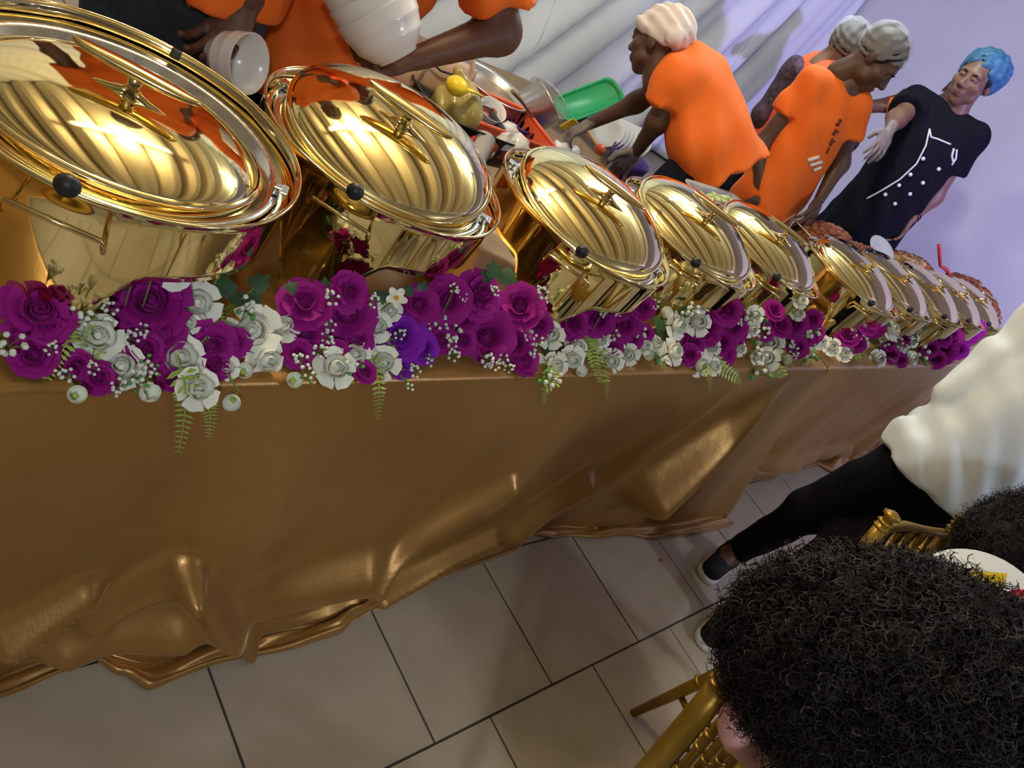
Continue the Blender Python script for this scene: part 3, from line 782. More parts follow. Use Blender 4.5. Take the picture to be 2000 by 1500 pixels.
LEAV = cropped(0, 400, [(1450, 290, 110), (1480, 380, 90), (1460, 530, 120), (1690, 510, 100), (560, 420, 120), (650, 520, 130), (600, 600, 130), (720, 400, 120), (520, 560, 110), (800, 500, 100), (1650, 600, 80), (1550, 620, 90), (690, 330, 110), (480, 470, 80)], 'L') + \
    cropped(500, 400, [(230, 540, 70), (450, 530, 80), (1080, 550, 70), (1550, 430, 90), (1640, 470, 90), (1500, 470, 70), (990, 560, 60), (820, 600, 70), (1580, 730, 70), (1900, 940, 60)], 'L') + \
    cropped(1000, 300, [(960, 1110, 80), (1020, 1180, 70), (330, 1040, 80), (1120, 1030, 60), (1620, 1080, 60), (950, 1180, 70), (1500, 1170, 60)], 'L') + cropped(1400, 350, [(620, 980, 60), (1270, 990, 60), (1340, 950, 50), (1100, 930, 60)], 'L')
FERN = [([(132, 668), (112, 700), (94, 738)], 0.020, 0), ([(363, 760), (362, 800), (356, 845), (349, 882)], 0.020, 1), ([(405, 785), (412, 815), (408, 852)], 0.018, 1),
        ([(195, 690), (178, 725), (152, 757)], 0.012, 0), ([(178, 640), (165, 665), (152, 690)], 0.014, 0), ([(430, 640), (405, 655), (392, 672)], 0.014, 1), ([(325, 520), (345, 535), (372, 540)], 0.018, 1),
        ([(734, 718), (741, 760), (738, 818)], 0.018, 2), ([(779, 712), (790, 735), (796, 752)], 0.012, 2), ([(770, 700), (775, 720), (778, 715)], 0.014, 2),
        ([(1070, 724), (1066, 757), (1062, 790)], 0.018, 4), ([(1157, 684), (1162, 710), (1172, 744)], 0.026, 4), ([(1178, 690), (1184, 740), (1186, 780)], 0.016, 4),
        ([(1402, 714), (1425, 724), (1447, 748)], 0.030, 5), ([(1285, 693), (1292, 705), (1300, 722)], 0.02, 5), ([(1384, 730), (1388, 748), (1386, 768)], 0.018, 5), ([(1516, 715), (1505, 730), (1500, 745)], 0.02, 6),
        ([(1535, 705), (1525, 722), (1522, 738)], 0.016, 6), ([(1672, 680), (1676, 700), (1680, 722)], 0.03, 7), ([(1780, 640), (1795, 645), (1812, 652)], 0.03, 7), ([(1590, 690), (1582, 700), (1575, 712)], 0.02, 6)]
BOUND = [270, 545, 838, 1068, 1290, 1452, 1622, 1790, 3000]
BLAB = ['bunch of magenta roses, white peonies and dark ivy under the dish beside the jeans', 'bunch of white peonies and magenta roses with fern fronds hanging over the cloth edge',
        'bunch of magenta and violet roses with narcissus and one long hanging fern', 'dense bunch of magenta roses dotted with white gypsophila',
        'bunch of magenta roses over white peonies with berry sprigs hanging down', 'bunch of white peonies and magenta roses with a bright fern pointing out sideways',
        'bunch of magenta roses and white peonies where the two tablecloths meet', 'bunch of magenta roses, white blossoms and green sprigs on the shaded cloth', 'all-magenta rose bunch beside the white shirt sleeve']
def bunch_of(x):
    for i, b in enumerate(BOUND):
        if x < b: return i
BR = []
for i in range(9):
    xs = [heap(f[0], f[1]).x for f in FLO if bunch_of(f[0]) == i]
    BR.append(thing('flower_bunch', BLAB[i], 'flowers', (sum(xs) / len(xs), 0.72, ZT + 0.004), group='artificial flower bunches along the table edge'))
rf = random.Random(11)
stems = [MB() for _ in BR]
def fdir(p, lean=1.0):
    c = Vector((0, 0, CAM_H)) - p; c.normalize()
    return (c * 0.75 * lean + Vector((0, -0.25, 0.45)) + Vector((rf.uniform(-.45, .45), rf.uniform(-.3, .3), rf.uniform(-.35, .35)))).normalized()
def fplace(x, y, rpx):
    p = heap(x, y); dep = float(np.dot(np.array(p) - np.array([0, 0, CAM_H]), CAM_R[:, 2])); return p, rpx * dep / CAM_F
for (x, y, rpx, kd) in FLO:
    b = bunch_of(x); root = BR[b]; p, r = fplace(x, y, rpx * 1.06)
    d = fdir(p)
    if p.z < 0.755: d = (d + Vector((0, -0.3, -0.5))).normalized()
    p = p - d * r * 0.35
    if 0.62 < p.y < 1.3: p.z = max(p.z, ZT + 0.32 * r)
    M = Matrix.Translation(-root.location) @ frame(p, d, (1, 0.3, 0)) @ Matrix.Rotation(rf.uniform(0, 6.28), 4, 'Z') @ Matrix.Scale(r, 4)
    if kd in KIT:
        if rpx >= 28:
            core, rings = KIT[kd]
            o = inst(core, root, mtx=M)
            for pm, n, ph in rings:
                for k in range(n):
                    c = inst(pm, o, mtx=Matrix.Rotation(ph + 2 * math.pi * k / n + rf.uniform(-.12, .12), 4, 'Z') @ Matrix.Rotation(rf.uniform(-.12, .14), 4, 'Y'))
        else: o = inst(WHOLE[kd], root, mtx=M)
    else: o = inst(DAFF if kd == 'D' else BUD, root, mtx=M)
    q = p - d * r * 0.4
    base = Vector((root.location.x + (p.x - root.location.x) * 0.4, 0.73, ZT + 0.012)) if p.z > 0.70 else Vector((p.x + rf.uniform(-.03, .03), 0.68, ZT + 0.02))
    mid = q.lerp(base, 0.5) + Vector((0, 0, -0.004 if p.z > ZT else 0.02)); mid.z = max(mid.z, min(q.z, ZT + 0.006))
    if p.z < ZT: mid = Vector((q.x, min(q.y, 0.612), ZT + 0.008))
    stems[b].tube([v - root.location for v in (base, mid, q)], 0.0016, 5)
for L, src, sc in ((GYPS, GYP, 1.0), (BERS, BER, 1.0)):
    for (x, y, rpx, kd) in L:
        b = bunch_of(x); root = BR[b]; p, r = fplace(x, y, rpx)
        c = (Vector((0, 0, CAM_H)) - p).normalized(); p = p + c * 0.018
        M = Matrix.Translation(-root.location) @ frame(p, fdir(p), (1, 0, 0)) @ Matrix.Rotation(rf.uniform(0, 6.28), 4, 'Z') @ Matrix.Scale(r, 4)
        inst(src, root, mtx=M)
        stems[b].tube([v - root.location for v in (Vector((p.x, 0.70 if p.z > ZT else 0.605, max(p.z - 0.05, ZT + 0.008 if p.y > 0.615 else p.z - 0.02))), p - c * 0.015)], 0.001, 4)
for (x, y, rpx, kd) in LEAV:
    b = bunch_of(x); root = BR[b]; p, r = fplace(x, y, rpx)
    c = (Vector((0, 0, CAM_H)) - p).normalized(); p = p - c * 0.03; p.z = max(p.z, ZT + 0.02)
    M = Matrix.Translation(-root.location) @ frame(p, (fdir(p) + Vector((0, 0, .3))), (rf.uniform(-1, 1), rf.uniform(-1, 1), 0.1)) @ Matrix.Scale(r, 4)
    inst(LEAF, root, mtx=M)
    stems[b].tube([v - root.location for v in (Vector((root.location.x * 0.4 + p.x * 0.6, 0.74, ZT + 0.01)), p)], 0.0015, 4)
for pts, w, b in FERN:
    root = BR[b]; P = [heap(*q) for q in pts]
    if P[-1].z < ZT: P = [Vector((v.x, min(v.y, 0.606), v.z)) if v.z < ZT + 0.01 else v for v in P]
    P0 = Vector((P[0].x, P[0].y + 0.05, max(P[0].z, ZT) + 0.01)); P = [P0] + P
    fern_obj([v - root.location for v in P], w, root)
for b, mb in enumerate(stems): tag(mb.build('stems', M_stem, BR[b]), None)
# ================================================================== PEOPLE
M_skin = mat('skin_brown', (0.105, 0.046, 0.028), 0.48, noise=((0.13, 0.058, 0.036), 18, 4), bump=0.02, bscale=300)
M_skin2 = mat('skin_deep', (0.075, 0.036, 0.024), 0.48, noise=((0.095, 0.046, 0.03), 18, 4), bump=0.02, bscale=300)
M_skin3 = mat('skin_light_brown', (0.17, 0.085, 0.055), 0.48, noise=((0.20, 0.10, 0.065), 18, 4), bump=0.02, bscale=300)
M_orange = mat('orange_jersey', (0.86, 0.165, 0.012), 0.75, noise=((0.80, 0.14, 0.010), 5, 3), sheen=0.2, bump=0.05, bscale=420)
M_coral = mat('coral_jersey', (0.90, 0.12, 0.045), 0.75, sheen=0.2)
M_lace = mat('purple_lace', (0.028, 0.010, 0.034), 0.7, noise=((0.10, 0.06, 0.09), 60, 5), bump=0.2, bscale=120)
M_jeans = mat('dark_jeans', (0.020, 0.026, 0.034), 0.8, noise=((0.032, 0.038, 0.048), 60, 5), bump=0.06, bscale=500)
M_navy = mat('navy_trousers', (0.008, 0.010, 0.020), 0.9, noise=((0.014, 0.016, 0.030), 60, 4), spec=.15)
M_blackc = mat('black_cloth', (0.005, 0.005, 0.008), 0.9, noise=((0.010, 0.010, 0.016), 90, 4), spec=.12)
M_whitec = mat('white_jersey', (0.80, 0.88, 0.95), 0.75, sheen=0.15, bump=0.04, bscale=350)
M_hair = mat('black_hair', (0.010, 0.008, 0.009), 0.55, spec=0.3)
M_hairb = mat('brown_black_hair', (0.020, 0.014, 0.014), 0.6, spec=0.3)
M_net = mat('hairnet_white', (0.70, 0.70, 0.74), 0.6, alpha=0.26, bump=0.3, bscale=90)
M_turban = mat('turban_white', (0.72, 0.66, 0.66), 0.7, bump=0.2, bscale=50)
M_bcap = mat('bouffant_blue', (0.03, 0.12, 0.23), 0.6, noise=((0.06, 0.19, 0.33), 40, 4), alpha=0.92, bump=0.3, bscale=110)
M_eyew = mat('eye_white', (0.34, 0.31, 0.28), 0.3)
M_iris = mat('iris_dark', (0.012, 0.007, 0.005), 0.2)
M_lip = mat('lips', (0.14, 0.045, 0.04), 0.45)
M_glove = mat('clear_glove', (0.62, 0.62, 0.66), 0.35, alpha=0.24, bump=0.5, bscale=60)
M_sole = mat('white_rubber', (0.72, 0.72, 0.68), 0.55)
M_shoe = mat('black_canvas', (0.010, 0.010, 0.012), 0.8)

def xf(V, M):
    A = np.array(M); return V @ A[:3, :3].T + A[:3, 3]
def head_mesh():
    s = SDF(0.0055, 0.018)
    s.ell((0, -.012, .030), (.076, .096, .088)).ell((0, .022, -.030), (.062, .070, .086))
    s.cap((0, .050, -.088), (0, .056, -.092), .026)
    s.cap((-.045, .03, -.062), (.045, .03, -.062), .026)
    s.cap((-.040, .072, .026), (.040, .072, .026), .016, k=.015)
    s.ell((.042, .055, -.020), (.028, .028, .026)).ell((-.042, .055, -.020), (.028, .028, .026))
    s.sub((.031, .103, .006), .017, .012).sub((-.031, .103, .006), .017, .012)
    s.cap((0, .086, .012), (0, .106, -.026), .008, .013, k=.008)
    s.cap((-.013, .094, -.031), (.013, .094, -.031), .0105, k=.008)
    s.cap((-.018, .083, -.056), (.018, .083, -.056), .0105, k=.008).cap((-.015, .082, -.069), (.015, .082, -.069), .0105, k=.008)
    s.ell((.077, -.012, -.006), (.009, .019, .030), k=.008).ell((-.077, -.012, -.006), (.009, .019, .030), k=.008)
    s.cap((0, -.02, -.06), (0, -.035, -.14), .052, .054)
    return s.mesh()
HEADV, HEADF = head_mesh()
def hand_mesh(curl=0.5, spread=0.12, thumb=0.6):
    """wrist at the origin, fingers along +Y, palm faces -Z, thumb on +X"""
    s = SDF(0.0042, 0.010)
    s.cap((0, -.03, 0), (0, .02, 0), .024, .027, sq=((0, 0, 1), 1.35))
    s.ell((0, .048, -.002), (.041, .050, .0165))
    L = [(.030, .086, .036, .0098), (.011, .092, .041, .0100), (-.010, .089, .038, .0096), (-.030, .080, .030, .0086)]
    for i, (x, y, l, r) in enumerate(L):
        p = np.array([x, y - .012, 0.0]); a = (i - 1.5) * -spread; b = 0.0
        for j, (f, c) in enumerate(((1.0, .55), (.72, 1.0), (.55, .8))):
            b += curl * c
            d = np.array([math.sin(a) * math.cos(b), math.cos(a) * math.cos(b), -math.sin(b)])
            q = p + d * l * f; s.cap(p, q, r * (1 - .08 * j), r * (1 - .08 * (j + 1)), k=.004); p = q
    p = np.array([.028, .018, -.004]); d = np.array([.75, .62, -.35 * thumb]); d /= np.linalg.norm(d)
    q = p + d * .042; s.cap(p, q, .015, .0115, k=.01)
    d2 = np.array([.25, .85, -.6 * thumb]); d2 /= np.linalg.norm(d2); s.cap(q, q + d2 * .030, .0112, .0098, k=.004)
    return s.mesh()
HANDS = {}
def hand_at(wr, fwd, palm, curl, left, thumb=0.6):
    key = (round(curl, 2), thumb)
    if key not in HANDS: HANDS[key] = hand_mesh(curl, 0.12, thumb)
    V, F = HANDS[key]
    f = Vector(fwd).normalized(); n = -Vector(palm); n = (n - f * n.dot(f)).normalized(); x = f.cross(n)
    V = V.copy()
    if left: V[:, 0] *= -1; F = F[:, ::-1]
    M = Matrix((x, f, n)).transposed().to_4x4(); M.translation = Vector(wr)
    return xf(V, M), F
def np3(v): return np.array([v[0], v[1], v[2]], float)
def lerp(a, b, t): return Vector(a).lerp(Vector(b), t)

def person(label, J, front, face, skin=M_skin, shirt=M_orange, trousers=M_navy, sleeve=0.55, hem=0.05, hand_l=None, hand_r=None, cap=None, shoes=True, girth=1.0, long_sleeve=False, group=None, up=None, headscale=1.0, shirtname='shirt', seated=False, hairm=M_hair, fold_amp=0.006, sleeve_r=0.070, hipwrap=False, sk=.035, fold_freq=24):
    """J: joints in world space. hands: (finger direction, palm normal, curl)"""
    base = Vector((J['pelvis'].x, J['pelvis'].y, 0))
    t = thing('person', label, 'person', base, group=group)
    B = np3(base)
    J = {k: np3(v) - B for k, v in J.items()}
    fr = np3(Vector(front).normalized()); g = girth
    ax = J['chest'] - J['pelvis']; ax = ax / np.linalg.norm(ax); frp = fr - ax * (fr @ ax); frp /= np.linalg.norm(frp)
    sq = (frp, 1.45)
    # --- body: one mesh
    s = SDF(0.0115, 0.035)
    s.cap(J['pelvis'], J['chest'], .125 * g, .135 * g, sq=sq)
    s.cap(J['shl'], J['shr'], .052 * g, k=.05)
    s.cap(lerp(J['shl'], J['shr'], .5) , J['neck'], .062, .050); s.cap(J['neck'], lerp(J['neck'], J['head'], .5), .050, .048)
    for q in 'lr':
        s.cap(J['sh' + q], J['el' + q], .046 * g, .037 * g); s.cap(J['el' + q], J['wr' + q], .0385 * g, .0245)
        s.cap(J['hip' + q], J['kn' + q], .082 * g, .054 * g); s.cap(J['kn' + q], J['an' + q], .052 * g, .034)
        s.cap(J['an' + q], J['toe' + q], .036, .030)
    V, F = s.mesh(); parts = [(V, F)]
    fc = Vector(face).normalized(); upv = Vector(up) if up else Vector((0, 0, 1))
    upv = (upv - fc * upv.dot(fc)).normalized(); xr = fc.cross(upv)
    HM = Matrix((xr, fc, upv)).transposed().to_4x4() @ Matrix.Scale(headscale, 4); HM.translation = Vector(J['head'])
    parts.append((xf(HEADV, HM), HEADF))
    for q, hd in (('l', hand_l), ('r', hand_r)):
        if hd is None:
            d = J['wr' + q] - J['el' + q]; hd = (d, (-fr), 0.4)
        parts.append(hand_at(J['wr' + q], hd[0], hd[1], hd[2], q == 'l', hd[3] if len(hd) > 3 else 0.6))
    vs, fs, o = [], [], 0
    for v, f in parts: vs.append(v); fs.append(f + o); o += len(v)
    mesh_obj('body', np.concatenate(vs), np.concatenate(fs), skin, t)
    # --- face
    H = np.array(HM)
    for sx in (-1, 1):
        e = MB().sphere((sx * .031, .078, .005), .0125, 12, 8).build('eye', M_eyew, t); e.matrix_local = HM
        i = MB().sphere((sx * .031, .0868, .005), .0058, 10, 6).build('iris', M_iris, e)
        l = MB().grid(lambda u, v: (sx * .031 + .0165 * (u * 2 - 1), .079 + .0125 * math.sqrt(max(0, 1 - (u * 2 - 1) ** 2)) * (1 - .25 * v), .0045 + .012 * v - .004 * (u * 2 - 1) ** 2), 9, 4).build('eyelid', skin, t, solid=.0015); l.matrix_local = HM
        b = MB().tube([(sx * .014, .0895, .022), (sx * .030, .0905, .0275), (sx * .046, .079, .024)], [.003, .0034, .0016], 6).build('eyebrow', M_hair, t); b.matrix_local = HM
    lp = MB().tube([(-.023, .088, -.0615), (-.010, .0950, -.0590), (0, .0955, -.0600), (.010, .0950, -.0590), (.023, .088, -.0615)], [.002, .0048, .0045, .0048, .002], 8)
    lp.tube([(-.021, .088, -.0635), (0, .0945, -.0690), (.021, .088, -.0635)], [.002, .0056, .002], 8)
    lp.build('lips', M_lip, t).matrix_local = HM
    # --- clothes
    sh = SDF(0.011, 0.045)
    hp = J['pelvis'] - ax * hem
    sh.cap(J['chest'], hp, .155 * g, .172 * g, sq=(frp, 1.28), flat=True)
    sh.cap(J['shl'], J['shr'], .070 * g, k=.06)
    for q in 'lr':
        if long_sleeve:
            sh.cap(J['sh' + q], J['el' + q], .064 * g, .054 * g, k=sk); sh.cap(J['el' + q], lerp(J['el' + q], J['wr' + q], .95), .055 * g, .040, flat=True, k=min(sk, .03))
        else:
            sh.cap(J['sh' + q], lerp(J['sh' + q], J['el' + q], sleeve), sleeve_r * g, (sleeve_r + .004) * g, flat=True, k=sk)
    if hipwrap:
        sh.cap(np3(lerp(J['pelvis'], J['hipl'], .9)) + ax * .04, np3(lerp(J['pelvis'], J['hipr'], .9)) + ax * .04, .125 * g); sh.cut(hp, -ax)
    V, F = sh.mesh(folds(fold_amp, fold_freq, seed=len(label) * .37)); so = mesh_obj(shirtname, V, F, shirt, t)
    tr = SDF(0.0125, 0.04)
    tr.cap(J['pelvis'] + ax * .02, lerp(J['hipl'], J['hipr'], .5), .122 * g, .125 * g, sq=(frp, 1.4))
    for q in 'lr':
        tr.cap(J['hip' + q], J['kn' + q], .086 * g, .066 * g); tr.cap(J['kn' + q], lerp(J['kn' + q], J['an' + q], .93), .064 * g, .048, flat=True)
    V, F = tr.mesh(folds(.004, 30, seed=1.1)); mesh_obj('trousers', V, F, trousers, t)
    if shoes:
        for q in 'lr':
            a, c = J['an' + q], J['toe' + q]; d = c - a; d[2] = 0; d /= np.linalg.norm(d); z0 = 0.0
            k = SDF(0.008, 0.02); k.cap((a[0] - d[0] * .03, a[1] - d[1] * .03, .045), (c[0], c[1], .042), .043, .040, sq=((0, 0, 1), 1.1)); k.cap((a[0], a[1], .05), (a[0], a[1], .085), .042, .046)
            k.cut((0, 0, .022), (0, 0, -1)); V, F = k.mesh(); so2 = mesh_obj('shoe', V, F, M_shoe, t)
            k = SDF(0.008, 0.01); k.cap((a[0] - d[0] * .03, a[1] - d[1] * .03, .018), (c[0], c[1], .018), .047, .044); k.cut((0, 0, .026), (0, 0, 1)); k.cut((0, 0, 0), (0, 0, -1))
            V, F = k.mesh(); mesh_obj('sole', V, F, M_sole, so2)
    # --- hair and caps, in head space
    if cap:
        kinds = cap if isinstance(cap, (list, tuple)) else [cap]
        for kd in kinds:
            c = SDF(0.006, 0.012)
            if kd == 'hair':
                c.ell((0, -.016, .036), (.083, .102, .091)); c.cut((0, .045, .045), (0, .80, -.35)); c.cut((0, -.02, -.045), (0, 0.1, -1)); nm, m, dp = 'hair', hairm, folds(.003, 120)
            elif kd == 'net':
                c.ell((0, -.026, .046), (.090, .108, .096)); c.cut((0, .052, .040), (0, .62, -.80)); nm, m, dp = 'hairnet', M_net, folds(.004, 95)
            elif kd == 'turban':
                c.ell((0, -.028, .050), (.094, .112, .090)); c.cap((-.06, .045, .055), (.06, .045, .055), .030); c.cap((-.06, -.09, .02), (.06, -.09, .02), .035); c.cut((0, .05, .026), (0, .35, -1)); nm, m, dp = 'head_wrap', M_turban, folds(.005, 70)
            else:
                c.ell((0, -.036, .050), (.106, .112, .100)); c.cut((0, .040, .040), (0, .66, -.72)); nm, m, dp = 'bouffant_cap', M_bcap, folds(.006, 85)
            V, F = c.mesh(dp); mesh_obj(nm, V, F, m, t).matrix_local = HM
    t['_'] = 0; del t['_']
    t_info = dict(root=t, HM=HM, J=J, base=base)
    return t_info
def legs(J, front, fl=None, fr_=None, hw=0.075):
    """legs straight down to the floor from the pelvis"""
    f = Vector(front); f.z = 0; f.normalize(); s = Vector((f.y, -f.x, 0))   # her right
    p = J['pelvis']
    for q, sg, ft in (('r', 1, fr_), ('l', -1, fl)):
        J['hip' + q] = p + s * sg * hw + Vector((0, 0, -.04))
        a = Vector(ft) if ft is not None else Vector((p.x + s.x * sg * (hw + .02), p.y + s.y * sg * (hw + .02), 0))
        a = Vector((a.x, a.y, 0.075)); J['an' + q] = a
        J['kn' + q] = J['hip' + q].lerp(a, .5) + f * .025
        J['toe' + q] = Vector((a.x, a.y, .035)) + f * .15
    return J
def vhat(bx, by): return Vector((bx, by, 0)).normalized()

# --- server in orange holding stacked bowls (behind the second dish)
bx, by = 1.13, 1.62; n = vhat(bx, by); s = Vector((n.y, -n.x, 0))
P = upright(585, 118, bx, by); P.z += .04
J = dict(pelvis=P, chest=P + Vector((0, 0, .36)) - n * .02, neck=P + Vector((0, 0, .58)) - n * .04, head=P + Vector((0, 0, .72)) - n * .07,
         shr=P + Vector((0, 0, .50)) - s * .17, shl=P + Vector((0, 0, .50)) + s * .19,
         ell=upright(975, 62, bx, by, -.02), wrl=upright(800, 118, bx, by, -.20), elr=P + Vector((0, 0, .22)) - s * .27 - n * .03, wrr=P + Vector((0, 0, .22)) - s * .18 - n * .26)
# facing the guests: front = -n ; her left is +s (as seen by the camera on the right)
legs(J, -n)
w = J['wrl']
server = person('server in an orange tee shirt gripping a stack of white bowls', J, -n, -n + Vector((0, 0, -.4)), hand_l=(upright(735, 128, bx, by, -.24) - w, Vector((0, 0, .7)) + -s * .3 - n * .25, .75), girth=1.28, cap='hair', hem=.09, fold_amp=.009, sleeve=.80)
# --- server in dark jeans (behind the first dish)
bx, by = 0.66, 1.60; n = vhat(bx, by); s = Vector((n.y, -n.x, 0))
A = upright(262, 55, bx, by); Bq = upright(385, 75, bx, by)
P = Vector(((A.x + Bq.x) / 2, (A.y + Bq.y) / 2, .93))
w = upright(482, 10, bx, by, -.10)
J = dict(pelvis=P, chest=P + Vector((0, 0, .36)) , neck=P + Vector((0, 0, .58)) - n * .03, head=P + Vector((0, 0, .72)) - n * .06,
         shr=P + Vector((0, 0, .50)) - s * .19, shl=P + Vector((0, 0, .50)) + s * .19, ell=w + Vector((.03, .04, .25)), wrl=w, elr=P + Vector((0, 0, .2)) - s * .27, wrr=P + Vector((0, 0, .02)) - s * .26 - n * .1)
legs(J, -n, fl=Vector((Bq.x, Bq.y, 0)), fr_=Vector((A.x, A.y, 0)))
person('server in dark jeans lowering a white cup by its rim', J, -n, -n + Vector((0, 0, -.4)), trousers=M_jeans, hand_l=(upright(440, 62, bx, by, -.13) - w, -s * .2 - n * .4, .55), cap='hair', girth=1.12, hem=.03)
# --- stooping server with the white head wrap
bx, by = 2.75, 1.60; n = vhat(bx, by); s = Vector((n.y, -n.x, 0))
u = lambda x, y, o=0: upright(x, y, bx, by, o)
fr = (-s + n * .35).normalized()
J = dict(pelvis=u(1400, 285), chest=u(1352, 172), neck=u(1308, 118), head=u(1284, 84), shr=u(1330, 150, .16), shl=u(1322, 160, -.11), elr=u(1243, 200, .22), wrr=u(1150, 243, .20), ell=u(1284, 238, -.10), wrl=u(1242, 296, -.02))
legs(J, fr)
st = person('stooping server in an orange tee and white head wrap reaching to the left', J, fr, fr + Vector((0, 0, -.55)), skin=M_skin2, hand_r=(u(1110, 262, .18) - u(1150, 243, .20), Vector((0, 0, -1)), .7), hand_l=(u(1215, 320, 0) - u(1242, 296, -.02), Vector((0, 0, -1)), .5), cap='turban', hipwrap=True, hem=.12, sleeve=.60, girth=1.05, fold_amp=.009)
# --- server with hairnet looking down to the right
bx, by = 3.32, 1.62; n = vhat(bx, by); s = Vector((n.y, -n.x, 0))
u = lambda x, y, o=0: upright(x, y, bx, by, o)
fr = (s * .75 - n * .65).normalized()
J = dict(pelvis=u(1510, 372, .02), chest=u(1592, 250, .02), neck=u(1660, 168, 0), head=u(1712, 118, -.02), shr=u(1588, 168, -.05), shl=u(1664, 208, .03), elr=u(1482, 288, -.08), wrr=u(1490, 385, -.12), ell=u(1640, 320, .1), wrl=u(1600, 390, .0))
legs(J, fr)
net1 = person('server in an orange tee and white hairnet looking down, face in profile', J, fr, s * .86 - n * .12 + Vector((0, 0, -.30)), skin=M_skin2, cap=['hair', 'net'], hem=.10, sleeve=.48, hand_r=(Vector((0, 0, -1)) + s * .2, -fr, .4), girth=1.02, fold_amp=.008, up=Vector((0, 0, 1)) + s * .15)
# --- server in purple lace and a coral vest behind her
bx, by = 3.78, 2.02; n = vhat(bx, by); s = Vector((n.y, -n.x, 0))
u = lambda x, y, o=0: upright(x, y, bx, by, o)
fr = (s * .5 + n * .6).normalized()
J = dict(pelvis=u(1500, 330), chest=u(1565, 215), neck=u(1612, 140), head=u(1650, 98), shr=u(1635, 190, .05), shl=u(1552, 142, -.02), ell=u(1490, 225, -.02), wrl=u(1520, 290, .1), elr=u(1655, 270, .0), wrr=u(1600, 330, .1))
legs(J, fr)
lace = person('server in purple lace sleeves under a coral vest, head behind the hairnet', J, fr, s * .7 + n * .6 + Vector((0, 0, -.2)), skin=M_skin3, shirt=M_lace, long_sleeve=True, cap=['hair', 'net'], hem=.05)
ve = SDF(.012, .05); Jl = lace['J']; a_ = Jl['chest'] - Jl['pelvis']; a_ /= np.linalg.norm(a_)
ve.cap(Jl['chest'] + a_ * .11, Jl['pelvis'] - a_ * .04, .172, .196, sq=(np3(fr) - a_ * (np3(fr) @ a_), 1.3), flat=True); V, F = ve.mesh(folds(.005, 24)); mesh_obj('vest', V, F, M_coral, lace['root'])
# --- server mostly hidden behind the chef
bx, by = 5.25, 2.54; n = vhat(bx, by); s = Vector((n.y, -n.x, 0))
u = lambda x, y, o=0: upright(x, y, bx, by, o)
J = dict(pelvis=u(1722, 355), chest=u(1800, 255), neck=u(1836, 205), head=u(1862, 185, .05), shr=u(1772, 212), shl=u(1850, 255), elr=u(1702, 208), wrr=u(1755, 190, .1), ell=u(1830, 330), wrl=u(1780, 360))
legs(J, -n)
person('server in orange with a bent elbow, mostly hidden behind the chef', J, -n, -n + Vector((0, 0, -.3)), cap='hair', sleeve=.55, girth=.9, headscale=.85)
# --- chef in black
bx, by = 4.59, 1.78; n = vhat(bx, by); s = Vector((n.y, -n.x, 0))
u = lambda x, y, o=0: upright(x, y, bx, by, o)
fr = (-n - s * .25).normalized()
J = dict(pelvis=u(1690, 440), chest=u(1800, 292), neck=u(1868, 218, .0), head=u(1903, 158, -.03), shr=u(1785, 205), shl=u(1890, 268), elr=u(1752, 232, -.20), wrr=u(1735, 258, -.36), ell=u(1822, 385, .04), wrl=u(1776, 432, -.08))
legs(J, fr)
chef = person('chef in a black double-breasted jacket with white piping and a blue bouffant cap', J, fr, -n - s * .42 + Vector((0, 0, -.18)), skin=M_skin3, shirt=M_blackc, trousers=M_blackc, cap=['hair', 'blue'], hem=.30, sleeve=.55, girth=1.3, hand_r=(u(1712, 298, -.42) - u(1735, 258, -.36), Vector((0, 0, -1)) - n * .1, .35), hand_l=(u(1738, 472, -.10) - u(1776, 432, -.08), -s * .5 - n * .5, .45), shirtname='jacket', headscale=1.13, up=Vector((0, 0, 1)) - s * .10)
# white piping, buttons, emblem on the jacket: laid on the jacket by casting towards its surface
deps = bpy.context.evaluated_depsgraph_get()
jack = [c for c in chef['root'].children if c.name.startswith('jacket')][0]
def on_mesh(o, x, y, lift=.003):
    bpy.context.view_layer.update()
    Mi = o.matrix_world.inverted(); a = Mi @ Vector((0, 0, CAM_H)); d = (Mi.to_3x3() @ Vector(ray(x, y))).normalized()
    ok, loc, nr, idx = o.ray_cast(a, d)
    if not ok: return None
    return loc + nr * lift * (1 if nr.dot(d) < 0 else -1), nr
def trim_line(o, pts, r, m, name):
    P = [q[0] for q in (on_mesh(o, *p) for p in pts) if q]
    if len(P) > 1: MB().tube(P, r, 6).build(name, m, o)
M_trim = mat('white_trim', (0.72, 0.72, 0.76), 0.5)
def fine(pts, k=6):
    out = []
    for a, b in zip(pts, pts[1:]): out += [(a[0] + (b[0] - a[0]) * i / k, a[1] + (b[1] - a[1]) * i / k) for i in range(k)]
    return out + [pts[-1]]
trim_line(jack, fine([(1815, 252), (1808, 285), (1790, 320), (1758, 350), (1722, 372), (1693, 388)]), .0045, M_trim, 'piping')
trim_line(jack, fine([(1815, 252), (1818, 268), (1832, 272), (1856, 282)]), .0045, M_trim, 'piping')
for p in ((1803, 310), (1833, 330), (1778, 341), (1802, 357), (1756, 362), (1729, 380), (1748, 398), (1777, 379)):
    q = on_mesh(jack, *p)
    if q: MB().sphere(q[0], .0105, 12, 8, (1, 1, 1)).build('button', M_trim, jack)
trim_line(jack, fine([(1862, 290), (1858, 305), (1861, 318)]), .006, M_trim, 'emblem'); trim_line(jack, fine([(1868, 292), (1866, 310), (1858, 322)]), .005, M_trim, 'emblem')
